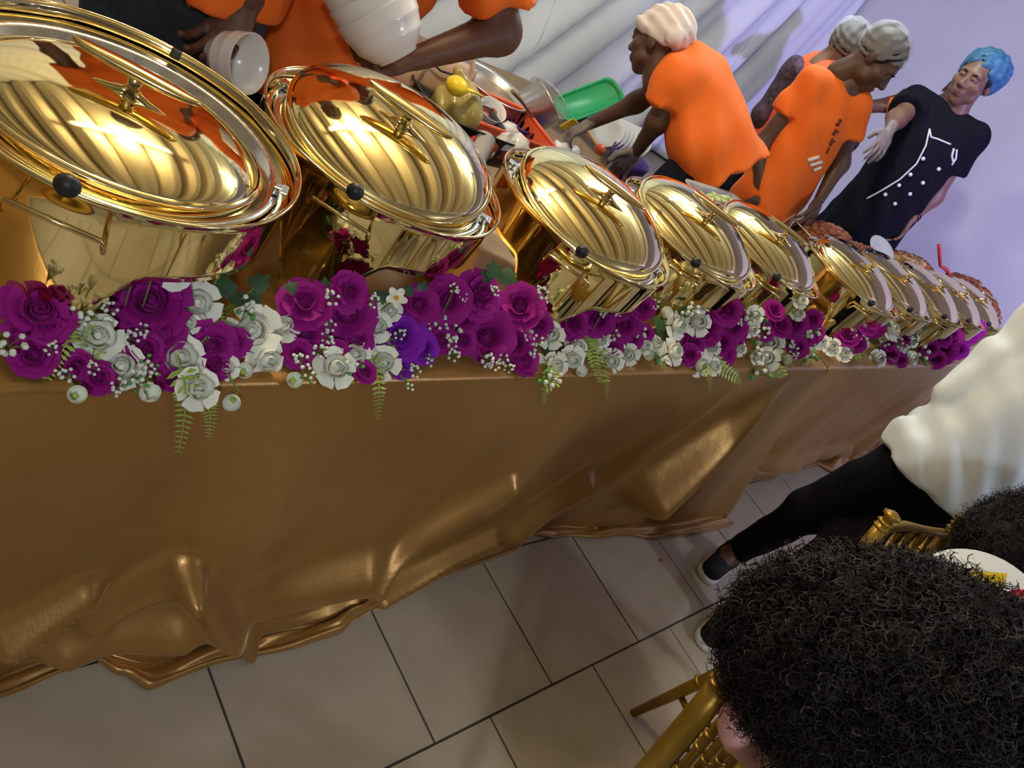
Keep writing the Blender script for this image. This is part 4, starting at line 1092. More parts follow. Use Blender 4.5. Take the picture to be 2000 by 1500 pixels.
# clear gloves
def glove(info, q, hd, nm='glove'):
    J_ = info['J']; V, F = hand_at(J_['wr' + q], hd[0], hd[1], hd[2], q == 'l'); c = V.mean(0); mesh_obj(nm, c + (V - c) * 1.13, F, M_glove, info['root'])
glove(chef, 'r', (u(1712, 298, -.42) - u(1735, 258, -.36), Vector((0, 0, -1)) - n * .1, .35))
# bracelet on the chef's other wrist
wv = Vector(chef['J']['wrl']); dv = (Vector(chef['J']['ell']) - wv).normalized()
for k in range(2):
    c = wv + dv * (.035 + .018 * k); a = dv.orthogonal().normalized(); b = dv.cross(a)
    MB().tube([c + (a * math.cos(i * .449) + b * math.sin(i * .449)) * .033 for i in range(15)], .0035, 6, cap=False).build('bracelet', M_black, chef['root'])
# dark print on the hairnet server's tee, white print lower down
tee = [c for c in net1['root'].children if c.name.startswith('shirt')][0]
M_print = mat('tee_print', (0.12, 0.03, 0.02), 0.8)
for pts in ([(1640, 232), (1636, 246)], [(1643, 236), (1632, 244)], [(1632, 252), (1628, 264)], [(1637, 256), (1625, 262)], [(1626, 270), (1621, 284)], [(1631, 275), (1620, 280)], [(1619, 288), (1614, 299)]):
    trim_line(tee, fine(pts, 4), .0045, M_print, 'print')
for pts in ([(1577, 313), (1598, 306)], [(1581, 322), (1604, 316)], [(1588, 332), (1602, 326)]):
    trim_line(tee, fine(pts, 4), .008, M_trim, 'print')
# --- guest in the white shirt in front of the table
bx, by = 2.50, .24; n = vhat(bx, by); s = Vector((n.y, -n.x, 0))
P = Vector((2.53, .125, .86))
fr = (n * .75 + s * -.5).normalized()
u = lambda x, y, o=0: upright(x, y, bx, by, o)
J = dict(pelvis=P, chest=P + Vector((.01, 0, .33)), neck=P + Vector((.02, 0, .57)), head=P + Vector((.04, .0, .72)), shl=P + Vector((0, 0, .49)) - s * .155, shr=P + Vector((0, 0, .49)) + s * .155,
         ell=u(1872, 768, -.03), wrl=P + Vector((0, 0, .12)) - s * .04 + n * .20, elr=P + Vector((0, 0, .21)) + s * .21 + fr * .08, wrr=P + Vector((.0, 0, .14)) + s * .06 + n * .20)
legs(J, fr, fl=Vector((2.63, .33, 0)), fr_=Vector((2.38, .14, 0)), hw=.085)
for q in 'lr': J['toe' + q] = Vector((J['an' + q].x, J['an' + q].y, .035)) + Vector((-.135, -.02, 0))
guest = person('guest in a loose white long-sleeved shirt and black trousers before the shaded cloth', J, fr, fr, shirt=M_whitec, trousers=M_blackc, long_sleeve=True, cap='hair', girth=1.12, hem=.05, hipwrap=True, fold_amp=.009, sk=.010, fold_freq=34, hand_l=(s, -n, .6), hand_r=(-s, -n, .6))
# ================================================================== CHAIRS AND SEATED GUESTS
M_chair = mat('gold_resin', (0.40, 0.24, 0.035), 0.38, metal=0.55, noise=((0.30, 0.17, 0.02), 14, 4), bump=0.08, bscale=60)
M_seat = mat('seat_pad', (0.55, 0.50, 0.40), 0.8)
def chiavari(label):
    """origin between the back posts on the floor; the back is on +Y, the sitter faces -Y"""
    t = tag(empty('chiavari_chair'), label, 'chair', 'gold bamboo-style chairs')
    def post(x):
        pts = [(x, .055, 0), (x, .028, .22), (x, .0, .45), (x, .022, .62), (x, .062, .80), (x, .082, .885)]
        mb = MB().tube(pts, [.011, .016, .0175, .0175, .017, .0165], 12)
        top = Vector((x, .082, .885)); d = Vector((0, .20, .95)).normalized()
        for k, (o, r) in enumerate(((-.012, .0205), (.002, .0205))): mb.tube([top + d * (o - .004), top + d * o, top + d * (o + .004)], [.016, r, .016], 12)
        mb.tube([top + d * .006, top + d * .012, top + d * .019, top + d * .026, top + d * .033], [.012, .011, .020, .021, .006], 12)
        for z, y in ((.25, .025), (.5, .006)): mb.tube([(x, y, z - .006), (x, y, z), (x, y, z + .006)], [.016, .021, .016], 12)
        return mb
    for x in (-.2, .2): post(x).build('back_post', M_chair, t)
    for x in (-.19, .19):
        MB().tube([(x, -.40, 0), (x, -.39, .25), (x, -.38, .45)], [.011, .016, .018], 12).build('front_leg', M_chair, t)
    MB().box((0, -.19, .445), (.42, .42, .03), bev=.008).build('seat_frame', M_chair, t, smooth=False)
    MB().box((0, -.20, .480), (.39, .39, .045), bev=.016).build('cushion', M_seat, t)
    # wavy top rail, lower rail, spindles with paired rings
    MB().tube([(-.2 + .4 * i / 16, .078 + .018 * math.sin(math.pi * i / 16), .855 + .018 * math.sin(2 * math.pi * i / 16) * .4) for i in range(17)], .0125, 10).build('top_rail', M_chair, t)
    MB().tube([(-.2 + .4 * i / 8, .010, .56) for i in range(9)], .011, 10).build('lower_rail', M_chair, t)
    MB().tube([(-.19, -.39, .2), (.19, -.39, .2)], .009, 8).build('stretcher', M_chair, t)
    for x in (-.195, .195): MB().tube([(x, -.39, .17), (x, .033, .17)], .009, 8).build('stretcher', M_chair, t)
    for k in range(5):
        x = -.135 + .0675 * k; a, b = Vector((x, .012, .56)), Vector((x, .082, .85)); mb = MB().tube([a, b], .0085, 8)
        for f in (.22, .5, .78):
            for g_ in (-.014, .014):
                c = a.lerp(b, f) + (b - a).normalized() * g_; d = (b - a).normalized() * .004; mb.tube([c - d, c, c + d], [.0085, .0125, .0085], 8)
        mb.build('spindle', M_chair, t)
    return t
ch = chiavari('gold bamboo-style chair under the person with the big afro')
ch.location = (1.10, -.115, .001); ch.rotation_euler = (0, 0, math.radians(-9))
c2 = copy_tree(ch); c2['label'] = 'gold bamboo-style chair with its slatted back free of the afro'
c2.location = (1.945, -.045, .001); c2.rotation_euler = (0, 0, math.radians(-12))

def seated(label, hx, hy, hz, hair_r, dress, skin, cx, cy, rz, collar=None, n_str=5000, seed=1, hm=M_hair, axes=(1, .78, .80), roll=0.0):
    f = Vector((math.sin(rz), -math.cos(rz), 0)); s = Vector((f.y, -f.x, 0))
    c = Vector((cx, cy, 0)); P = c + f * .20 + Vector((0, 0, .585)); H = Vector((hx, hy, hz))
    up = (H - P).normalized(); dd = (H - P).length
    J = dict(pelvis=P, chest=P.lerp(H, .42), neck=P.lerp(H, .76), head=H - Vector((0, 0, .02)))
    shc = P.lerp(H, .64)
    for q, sg in (('r', 1), ('l', -1)):
        J['sh' + q] = shc + s * sg * .135; J['el' + q] = shc + s * sg * .19 + Vector((0, 0, -.20)) + f * .06; J['wr' + q] = P + s * sg * .10 + f * .26 + Vector((0, 0, .06))
        J['hip' + q] = P + s * sg * .085 + Vector((0, 0, -.015)); J['kn' + q] = P + s * sg * .10 + f * .37 + Vector((0, 0, -.02))
        J['an' + q] = Vector((J['kn' + q].x, J['kn' + q].y, .075)) + f * .02; J['toe' + q] = J['an' + q] + f * .12 + Vector((0, 0, -.04))
    info = person(label, J, f, f + Vector((0, 0, -.15)), skin=skin, shirt=dress, trousers=dress, girth=.86, hem=.06, sleeve=.5, hand_l=(f, Vector((0, 0, -1)), .3), hand_r=(f, Vector((0, 0, -1)), .3), headscale=.95, shirtname='dress')
    t = info['root']; B = np3(info['base'])
    rg = np.random.RandomState(seed); C = np3(H) - B
    CR = CAM_R @ np.array([[math.cos(roll), -math.sin(roll), 0], [math.sin(roll), math.cos(roll), 0], [0, 0, 1]]); AX = CR * np.array(axes)[None, :]   # long axis of the hair mass lies across the shoulders, tipped back
    # dense inner mass
    k = SDF(.011, .02); k.ell(C, hair_r * .86 * np.array(axes), CR); 
    V, F = k.mesh(lambda X, Y, Z: .010 * (np.sin(55 * X + 1.2 * np.sin(40 * Y)) * np.sin(50 * Y + 2) + np.sin(60 * Z + 30 * X)))
    hair = mesh_obj('hair', V, F, hm, t)
    # curls: tubes wound about random directions growing off the scalp
    S = 10
    d = rg.normal(size=(n_str, 3)); d /= np.linalg.norm(d, axis=1)[:, None]
    lump = 1 + .05 * np.sin(7 * d[:, 0] + 3) * np.sin(6 * d[:, 1] + 1) + .04 * np.sin(11 * d[:, 2] + 5 * d[:, 0])
    root = C + (d @ AX.T) * hair_r * (.76 + .17 * rg.rand(n_str, 1)) * (lump[:, None] * .3 + .7)
    d = d @ CR.T
    tdir = d + .8 * rg.normal(size=(n_str, 3)); tdir /= np.linalg.norm(tdir, axis=1)[:, None]
    a = np.cross(tdir, rg.normal(size=(n_str, 3))); a /= np.linalg.norm(a, axis=1)[:, None]; b = np.cross(tdir, a)
    ln = hair_r * (.07 + .10 * rg.rand(n_str)); cr = .004 + .005 * rg.rand(n_str); tn = 1.2 + 1.2 * rg.rand(n_str); ph = rg.rand(n_str) * 6.28
    q = np.linspace(0, 1, S)[None, :]
    ang = ph[:, None] + tn[:, None] * 6.28 * q
    Pp = root[:, None, :] + tdir[:, None, :] * (ln[:, None] * q)[:, :, None] + (a[:, None, :] * np.cos(ang)[:, :, None] + b[:, None, :] * np.sin(ang)[:, :, None]) * cr[:, None, None]
    T = np.gradient(Pp, axis=1); T /= np.linalg.norm(T, axis=2)[:, :, None] + 1e-9
    A = np.cross(T, tdir[:, None, :] + .3 * a[:, None, :]); A /= np.linalg.norm(A, axis=2)[:, :, None] + 1e-9; Bb = np.cross(T, A)
    rad = (.00075 * (1 - .4 * q))[:, :, None]
    ring = [Pp - A * rad * 1.25, Pp + A * rad * 1.25]
    Vv = np.stack(ring, 2).reshape(-1, 3)
    base = (np.arange(n_str) * S * 2)[:, None] + (np.arange(S - 1) * 2)[None, :]
    Ff = np.stack([base, base + 1, base + 3, base + 2], -1).reshape(-1, 4)
    tag(mesh_obj('curls', Vv, Ff, hm, hair), kind='stuff')
    return info
# black cloth with a white nested-chevron and bar print
def dress_print():
    m = bpy.data.materials.new('chevron_print'); m.use_nodes = True; nt = m.node_tree; b = nt.nodes['Principled BSDF']
    tc = nt.nodes.new('ShaderNodeTexCoord'); sp = nt.nodes.new('ShaderNodeSeparateXYZ'); nt.links.new(tc.outputs['Object'], sp.inputs[0])
    def mth(op, a, bb=None, v=None):
        k = nt.nodes.new('ShaderNodeMath'); k.operation = op
        nt.links.new(a, k.inputs[0])
        if bb is not None: nt.links.new(bb, k.inputs[1])
        if v is not None: k.inputs[1].default_value = v
        return k.outputs[0]
    x = mth('PINGPONG', sp.outputs['X'], v=.055); y = mth('PINGPONG', sp.outputs['Y'], v=.07); z = mth('PINGPONG', sp.outputs['Z'], v=.06)
    sm = mth('ADD', mth('ADD', x, y), z)
    f = mth('GREATER_THAN', mth('FRACT', mth('MULTIPLY', sm, v=62.0)), v=.62)
    r = nt.nodes.new('ShaderNodeMix'); r.data_type = 'RGBA'; nt.links.new(f, r.inputs[0])
    r.inputs[6].default_value = (.008, .008, .010, 1); r.inputs[7].default_value = (.72, .72, .74, 1)
    nt.links.new(r.outputs[2], b.inputs['Base Color']); b.inputs['Roughness'].default_value = .7
    return m
M_dress = dress_print()
M_pink = mat('pink_collar', (0.78, 0.42, 0.42), 0.7, sheen=.2)
AF = Vector(ray(1788, 1352)).normalized() * 1.06 + Vector((0, 0, CAM_H))
afro = seated('seated guest with a big black afro, printed dress and pink collar', AF.x, AF.y, AF.z, .205, M_dress, M_skin, 1.10, -.115, math.radians(-9), n_str=34000, seed=3, axes=(1.18, .74, .86), roll=.36)
Jf = afro['J']
pk = SDF(.009, .03); sp_ = np3(onz(1448, 1418, .865)) - np3(afro['base']); pk.cap(lerp(Jf['shl'], Jf['shr'], .5), sp_, .05, .034); pk.cap(lerp(Jf['shl'], Jf['shr'], .0), lerp(Jf['shl'], Jf['shr'], 1.0), .060); pk.cap(lerp(Jf['shl'], Jf['shr'], .5), Jf['neck'], .09, .07)
V, F = pk.mesh(folds(.004, 40)); mesh_obj('collar', V, F, M_pink, afro['root'])
G2 = Vector(ray(2035, 1092)).normalized() * 2.1 + Vector((0, 0, CAM_H))
g2 = seated('seated guest with brown-black hair on the free-backed gold chair', G2.x, G2.y, G2.z, .20, M_navy, M_skin2, 1.945, -.045, math.radians(-12), n_str=14000, seed=8, hm=M_hairb)
# round white hand fan with a colour print, held before the second guest
M_fan = mat('fan_card', (0.74, 0.78, 0.82), 0.5)
fc = onz(1905, 1205, .955); fn_ = (Vector((0, 0, CAM_H)) - fc).normalized(); fn_ = (fn_ + Vector((0, 0, .5)) ).normalized()
FM = frame(fc, fn_, CAM_R[:, 0])
fan = tag(empty('hand_fan'), 'round white card with a yellow, blue and red print behind the afro', 'hand fan'); fan.matrix_world = FM
MB().lathe([(.0005, -.002), (.125, -.002), (.128, 0), (.125, .002), (.0005, .002)], 48).build('card', M_fan, fan)
def patch(nm, pts, c):
    p = MB(); n_ = len(pts); p.add([(x, y, .0034) for x, y in pts], [tuple(range(n_))]); p.build(nm, mat('print_' + nm + str(round(c[0], 2)), c, .55, noise=(tuple(v * .8 for v in c), 60, 3)), fan, smooth=False)
# print corners measured on the photograph, brought into the card's plane
def fanpt(x, y):
    q = FM.inverted() @ onplane(x, y, fc, fn_); return (q.x, q.y)
patch('printed_patch', [fanpt(1890, 1114), fanpt(1966, 1121), fanpt(1955, 1160), fanpt(1935, 1162), fanpt(1885, 1130)], (.80, .56, .02))
patch('printed_patch', [fanpt(1876, 1118), fanpt(1890, 1114), fanpt(1886, 1130), fanpt(1870, 1124)], (.02, .16, .36))
patch('printed_patch', [fanpt(1955, 1166), fanpt(1975, 1152), fanpt(2000, 1152), fanpt(2015, 1170), fanpt(2005, 1195), fanpt(1985, 1200)], (.62, .01, .05))
patch('printed_patch', [fanpt(1935, 1163), fanpt(1955, 1160), fanpt(1952, 1168)], (.02, .16, .36))
MB().tube([(-.02, -.12, 0), (-.035, -.21, 0)], .006, 8).build('stick', M_fan, fan)
# ================================================================== THINGS IN HANDS, SIDE TABLE CLUTTER, TRAYS OF FOOD
M_china = mat('white_china', (0.78, 0.78, 0.80), 0.22, coat=.3)
M_chinab = mat('grey_white_china', (0.50, 0.51, 0.53), 0.3)
def bowl_obj(label, M, r=.08, h=.085, group=None, name='bowl', m=None):
    pr = [(.0005, 0), (r * .50, 0), (r * .52, .006), (r * .62, .012), (r * .80, h * .32), (r * .84, h * .36), (r * .845, h * .40), (r * .92, h * .62), (r * .955, h * .66), (r * .96, h * .70), (r, h * .97), (r * 1.01, h), (r * .98, h), (r * .88, h * .55), (r * .60, h * .16), (.0005, h * .10)]
    o = MB().lathe(pr, 40).build(name, m or M_china); o.matrix_world = M
    return tag(o, label, 'bowl', group)
bx, by = 1.13, 1.62
c0 = upright(778, 112, bx, by, -.31); c1 = upright(722, 14, bx, by, -.33); axd = (c1 - c0).normalized()
axd = (axd + vhat(bx, by) * .30).normalized()
for k, lb in enumerate(('outermost white bowl of the stack, resting in the server\'s palm', 'white bowl nested in the middle of the held stack', 'white bowl nested innermost in the held stack')):
    bowl_obj(lb, frame(c0 + axd * .030 * k, axd, (1, 0, 0)), .086, .10, 'bowls stacked in the orange-shirted server\'s hand')
bx, by = .66, 1.60; n = vhat(bx, by)
c0 = upright(418, 104, bx, by, -.17); c1 = upright(500, 116, bx, by, -.20)
bowl_obj('white cup hanging from the jeans-wearing server\'s fingers, mouth sideways', frame(c0, (c1 - c0).normalized() - n * .35, (0, 0, 1)), .056, .085)
def rrect(w, d, r, n=5):
    P = []
    for (cx, cy, a0) in ((w / 2 - r, d / 2 - r, 0), (-w / 2 + r, d / 2 - r, 90), (-w / 2 + r, -d / 2 + r, 180), (w / 2 - r, -d / 2 + r, 270)):
        for i in range(n + 1):
            a = math.radians(a0 + 90 * i / n); P.append((cx + r * math.cos(a), cy + r * math.sin(a)))
    return P
def rloft(mb, secs, r=.03):
    """secs: (w, d, z); closed floor on the first"""
    rings = [rrect(w, d, min(r, w / 2.1, d / 2.1)) for w, d, z in secs]; n = len(rings[0]); V = []
    for R, (w, d, z) in zip(rings, secs): V += [(x, y, z) for x, y in R]
    F = [(i * n + k, i * n + (k + 1) % n, (i + 1) * n + (k + 1) % n, (i + 1) * n + k) for i in range(len(secs) - 1) for k in range(n)]
    F.append(tuple(range(n - 1, -1, -1))); return mb.add(V, F)
M_glass = mat('clear_plastic', (0.75, 0.78, 0.8), 0.12, alpha=.38)
def pan(name, label, cat, loc, rz, w, d, h, m, group=None):
    mb = MB(); rloft(mb, [(w * .90, d * .90, .002), (w * .92, d * .92, .012), (w * .985, d * .985, h * .96), (w + .02, d + .02, h), (w + .02, d + .02, h - .006)])
    o = mb.build(name, m, solid=.002); o.location = loc; o.rotation_euler = (0, 0, rz); return tag(o, label, cat, group)
def heap_food(name, label, loc, rz, w, d, h, m, n=170, size=.022, seed=1):
    rg = random.Random(seed); mb = MB()
    mats = m if isinstance(m, list) else [m]
    mb.grid(lambda u, v: ((u - .5) * w, (v - .5) * d, h * .86 * (math.sin(math.pi * u) * math.sin(math.pi * v)) ** .45 ), 14, 12)
    for i in range(n):
        u, v = rg.random(), rg.random(); z = h * .86 * max(0, math.sin(math.pi * u) * math.sin(math.pi * v)) ** .45
        s_ = size * rg.uniform(.5, 1.2); mb.cur = rg.randrange(len(mats))
        a = rg.uniform(0, 6.28); c = Vector(((u - .5) * w, (v - .5) * d, z + s_ * .1))
        k0 = len(mb.v); mb.sphere((0, 0, 0), s_, 6, 4, (rg.uniform(.6, 1.5), rg.uniform(.5, .9), rg.uniform(.4, .8)))
        R = Matrix.Rotation(a, 3, 'Z') @ Matrix.Rotation(rg.uniform(-.8, .8), 3, 'X')
        for j in range(k0, len(mb.v)):
            p = R @ Vector(mb.v[j]); p *= 1 + rg.uniform(-.16, .16); mb.v[j] = tuple(p + c)
    o = mb.build(name, mats); o.location = loc; o.rotation_euler = (0, 0, rz); return tag(o, label, 'food', kind='stuff')
M_meat = mat('fried_meat', (0.20, 0.050, 0.022), 0.5, noise=((0.30, 0.10, 0.05), 60, 4)); M_meat2 = mat('fried_meat_red', (0.26, 0.055, 0.022), 0.45, noise=((0.36, 0.10, 0.03), 50, 4))
M_rice = mat('jollof_rice', (0.42, 0.22, 0.07), 0.6, noise=((0.52, 0.32, 0.13), 70, 4)); M_greens = mat('chopped_greens', (0.30, 0.42, 0.10), 0.6, noise=((0.62, 0.66, 0.40), 60, 4))
M_olive = mat('olive_veg', (0.24, 0.20, 0.06), 0.6)
TZ = ZT + .004
pan('food_tray', 'clear tray of chopped salad behind the dish before the stooping server', 'tray', (2.60, 1.275, TZ), .05, .40, .20, .16, M_glass, 'food trays behind the dishes')
heap_food('salad', 'green and white chopped salad heaped in the clear tray', (2.60, 1.275, TZ + .10), .05, .36, .17, .085, M_greens, 260, .013, 4)
pan('food_tray', 'steel tray heaped with brown fried meat before the chef', 'tray', (3.62, 1.275, TZ), 0, .50, .20, .15, M_steel, 'food trays behind the dishes')
heap_food('fried_meat', 'brown fried meat pieces heaped in the steel tray before the chef', (3.62, 1.275, TZ + .11), 0, .48, .18, .11, M_meat, 240, .022, 5)
# clear sign holder standing by the meat tray
sg = MB(); sg.add([(-.07, 0, 0), (.07, 0, 0), (.055, .05, .20), (-.055, .05, .20), (-.07, .10, 0), (.07, .10, 0)], [(0, 1, 2, 3), (3, 2, 5, 4)])
so = sg.build('sign_holder', M_glass, smooth=False, solid=.003); so.location = (3.17, 1.25, TZ); so.rotation_euler = (0, 0, .4); tag(so, 'empty clear plastic tent sign beside the meat tray', 'sign')
pan('food_tray', 'steel tray with a small heap of meat under the chef\'s hand', 'tray', (4.16, 1.275, TZ), 0, .42, .20, .14, M_steel, 'food trays behind the dishes')
heap_food('fried_meat', 'meat pieces in the steel tray under the chef\'s bracelet hand', (4.16, 1.275, TZ + .10), 0, .38, .17, .07, M_meat, 150, .02, 6)
pan('food_tray', 'black tray under the orange-brown rice heap', 'tray', (4.92, 1.25, TZ), 0, .80, .26, .13, M_black, 'food trays behind the dishes')
heap_food('rice', 'orange-brown rice mixed with meat, heaped high by the lavender wall', (4.92, 1.25, TZ + .10), 0, .84, .27, .12, [M_rice, M_rice, M_meat2, M_olive], 420, .020, 7)
pan('food_tray', 'black tray under the red meat heap at the end of the table', 'tray', (5.78, 1.08, TZ), .05, .80, .42, .13, M_black, 'food trays behind the dishes')
heap_food('fried_meat', 'red fried meat in a big heap at the end of the table', (5.78, 1.08, TZ + .11), .05, .82, .42, .15, [M_meat2, M_meat2, M_rice], 330, .026, 8)
M_red = mat('red_plastic', (0.62, 0.05, 0.04), 0.4)
tg = MB(); a, b = Vector((4.80, 1.22, 1.10)), Vector((5.10, 1.20, 1.00))
tg.tube([a, a.lerp(b, .6), b, b + Vector((.10, -.02, .0)), b + Vector((.2, -.04, -.03))], [.011, .011, .010, .016, .012], 10, flat=((0, 0, 1), .8))
tag(tg.build('serving_spoon', M_red), 'red plastic serving spoon stuck in the rice heap', 'spoon')
ws = MB().lathe([(.0005, 0), (.05, .004), (.085, .018), (.083, .020), (.048, .007), (.0005, .004)], 30)
o = ws.build('plate', M_chinab); o.location = (4.36, 1.30, TZ + .165); o.rotation_euler = (.3, -.35, 0); tag(o, 'white serving plate under the chef\'s lower hand', 'plate')

# ------------------------------------------------------------------ low side table behind the servers
SZ = .50
t = thing('side_table', 'low wooden table crowded with kitchen things before the curtain', 'table', (2.45, 2.42, 0))
MB().box((0, 0, SZ - .02), (2.1, 1.0, .035), bev=.004).build('tabletop', M_wood, t, smooth=False)
for sx in (-1, 1):
    for sy in (-1, 1): MB().box((sx * .98, sy * .43, (SZ - .04) / 2), (.05, .05, SZ - .04)).build('leg', M_wood, t, smooth=False)
def at(x, y, z): return onz(x, y, z)
# steel basin of stew
p = at(962, 165, .63)
t = thing('stew_basin', 'wide steel basin of brown stew before the curtain', 'basin', (p.x, p.y, SZ + .002))
MB().lathe([(r_ * .74, z_) for r_, z_ in [(.0005, 0), (.14, 0), (.18, .015), (.212, .08), (.222, .125), (.238, .130), (.236, .134), (.216, .127), (.205, .08), (.17, .02), (.0005, .012)]], 56).build('wall', M_steelb, t)
M_stew = mat('stew', (0.20, 0.125, 0.075), 0.35, noise=((0.30, 0.19, 0.11), 12, 4), bump=.3, bscale=30)
MB().lathe([(.0005, .100), (.07, .101), (.152, .098)], 48, wob=lambda th, z: .01 * math.sin(5 * th)).build('stew', M_stew, t)
# beige handbag
M_bag = mat('beige_leather', (0.52, 0.37, 0.29), 0.45, noise=((0.46, 0.32, 0.25), 8, 3)); M_cord = mat('dark_cord', (0.03, 0.025, 0.025), .6)
p = at(828, 215, SZ)
t = thing('handbag', 'beige leather handbag beside the stew basin', 'handbag', (p.x, p.y + .03, SZ + .002), math.radians(-20))
bgm = MB(); rloft(bgm, [(.22, .12, .0), (.245, .14, .02), (.25, .14, .12), (.225, .10, .19), (.20, .05, .215), (.15, .01, .218)], .045); bgm.build('body', M_bag, t)
fl_ = MB().grid(lambda u, v: ((u - .5) * (.235 - .05 * v), -.02 - .060 * math.sin(v * 1.5) , .222 - .14 * v ** 1.4), 10, 8); fl_.build('flap', M_bag, t, solid=.006)
for s_ in (-1, 1): MB().tube([(s_ * .10, -.085, .03), (s_ * .095, -.088, .12), (s_ * .08, -.07, .22), (s_ * .05, -.02, .30), (-s_ * .02, 0, .33)], .009, 8, flat=((0, 1, 0), .4)).build('strap', M_bag, t)
MB().tube([(-.10, -.075, .19), (-.03, -.082, .175), (.04, -.075, .185), (.10, -.07, .18)], .004, 6).build('cord', M_cord, t)
# yellow plastic bag of food in a black crate
M_ybag = mat('yellow_poly_bag', (0.36, 0.29, 0.07), 0.3, noise=((0.26, 0.19, 0.06), 7, 3), bump=.35, bscale=30, coat=.3)
p = at(905, 292, .50)
pan('crate', 'black plastic crate holding the knotted yellow bag', 'crate', (p.x - .02, p.y + .08, SZ + .002), -.15, .36, .25, .11, M_black)
k = SDF(.010, .04); k.ell((0, 0, .085), (.105, .10, .088)); k.cap((0, .02, .14), (-.01, .05, .175), .05, .016); k.cap((-.01, .05, .175), (-.03, .06, .195), .014, .018)
V, F = k.mesh(folds(.006, 45)); o = mesh_obj('plastic_bag', V, F, M_ybag); o.location = (p.x - .055, p.y + .08, SZ + .018); tag(o, 'bulging yellow plastic bag tied on top, in the black crate', 'bag')
# orange basket with cups
M_basket = mat('orange_plastic', (0.72, 0.115, 0.045), 0.4)
pl, pr_ = at(930, 243, .60), at(1075, 297, .60); cx, cy = (pl.x + pr_.x) / 2, (pl.y + pr_.y) / 2 + .13; bw = (pr_ - pl).length + .04; rz = math.atan2(pr_.y - pl.y, pr_.x - pl.x)
t = thing('basket', 'orange plastic basket with oval side holes, full of white cups', 'basket', (cx, cy, SZ + .002), rz)
def basket_side(mb, L, h, slots, ox, oy, ang, z0=.0, lean=.012):
    """wall panel with oval slots: built as a strip of quads around each hole"""
    ca, sa = math.cos(ang), math.sin(ang)
    def P(x, z): yo = lean * z / h; return (ox + x * ca + yo * sa, oy + x * sa - yo * ca, z0 + z)
    w = L / slots
    for k_ in range(slots):
        xc = -L / 2 + w * (k_ + .5); n_ = 16; V = []
        for i in range(n_):
            a_ = 2 * math.pi * i / n_; c_, s_ = math.cos(a_), math.sin(a_)
            m_ = 1 / max(abs(c_) / (w / 2), abs(s_) / (h / 2)); V.append(P(xc + c_ * m_, h / 2 + s_ * m_))
        for i in range(n_):
            a_ = 2 * math.pi * i / n_; V.append(P(xc + .013 * math.cos(a_), h / 2 + .027 * math.sin(a_)))
        mb.add(V, [(i, (i + 1) % n_, n_ + (i + 1) % n_, n_ + i) for i in range(n_)])
bm_ = MB(); D_ = .27; basket_side(bm_, bw, .115, 10, 0, -D_ / 2, 0); basket_side(bm_, bw, .115, 10, 0, D_ / 2, math.pi); basket_side(bm_, D_, .115, 6, bw / 2, 0, math.pi / 2); basket_side(bm_, D_, .115, 6, -bw / 2, 0, -math.pi / 2)
bm_.build('side', M_basket, t, smooth=False, solid=.003)
rb = MB(); rloft(rb, [(bw, D_, .0), (bw, D_, .002)], .02); rb.build('floor', M_basket, t, smooth=False)
rm = MB(); R_ = rrect(bw + .030, D_ + .030, .03); rm.tube([(x, y, .117) for x, y in R_] + [(R_[0][0], R_[0][1], .117)], .0085, 8, cap=False); rm.build('rim', M_basket, t)
M_sauce = mat('red_sauce', (0.25, 0.03, 0.02), .4)
cl = ['white bowl smeared with red sauce in the orange basket', 'white cup lying between the bowls in the orange basket', 'white banded cup beside the tipped pot in the orange basket', 'white cup upside down under the others in the basket']
for i, (x, y, z, r, tl) in enumerate(((948, 232, .575, .058, (.35, -.2, 0)), (990, 258, .625, .050, (2.7, .2, .5)), (1025, 268, .635, .058, (2.9, -.3, -.4)), (1000, 240, .60, .045, (2.9, 0, 0)))):
    q = at(x, y, z); M = Matrix.Translation(q) @ (Matrix.Rotation(tl[2], 4, 'Z') @ Matrix.Rotation(tl[0], 4, 'X') @ Matrix.Rotation(tl[1], 4, 'Y')); o = bowl_obj(cl[i], M, r, r * 1.05, 'white cups in the orange basket')
    if i == 0: MB().lathe([(.0005, .02), (r * .5, .022), (r * .62, .03)], 16, wob=lambda th, z: .3 * math.sin(3 * th)).build('sauce', M_sauce, o)
# yellow ladle over the bag and the basin
M_yel2 = mat('yellow_plastic', (0.80, 0.60, 0.02), .35)
p = at(892, 168, .72); q = at(945, 189, .70); t = thing('ladle', 'yellow plastic ladle lying between handbag and stew basin', 'ladle', p)
hv = q - p
MB().sphere((0, 0, 0), .040, 16, 10, (1, 1, .8)).build('bowl', M_yel2, t)
MB().tube([(hv * .25), hv * .6 + Vector((0, 0, .004)), hv], [.012, .010, .006], 8, flat=((0, 0, 1), .5)).build('handle', M_yel2, t)
# tipped steel pot with a clear lid
p = at(1045, 240, .60); o = MB().lathe([(.0005, 0), (.10, 0), (.115, .01), (.12, .13), (.13, .135), (.126, .137), (.113, .128), (.105, .02), (.0005, .012)], 44)
M_ = Matrix.Translation(p + Vector((.03, .10, -.02))) @ frame((0, 0, 0), (.55, -.1, .75), (0, 1, 0)) @ Matrix.Scale(.82, 4); o = o.build('steel_pot', M_steelb); o.matrix_world = M_; tag(o, 'empty steel pot tipped towards the green tray', 'pot')
lp = MB().lathe([(.135, 0), (.138, .006), (.128, .012), (.08, .030), (.0005, .040)], 40); o = lp.build('pot_lid', M_glass); o.matrix_world = M_ @ Matrix.Translation((.02, 0, .15)) @ Matrix.Rotation(.35, 4, 'Y'); tag(o, 'clear lid propped on the tipped steel pot', 'lid')
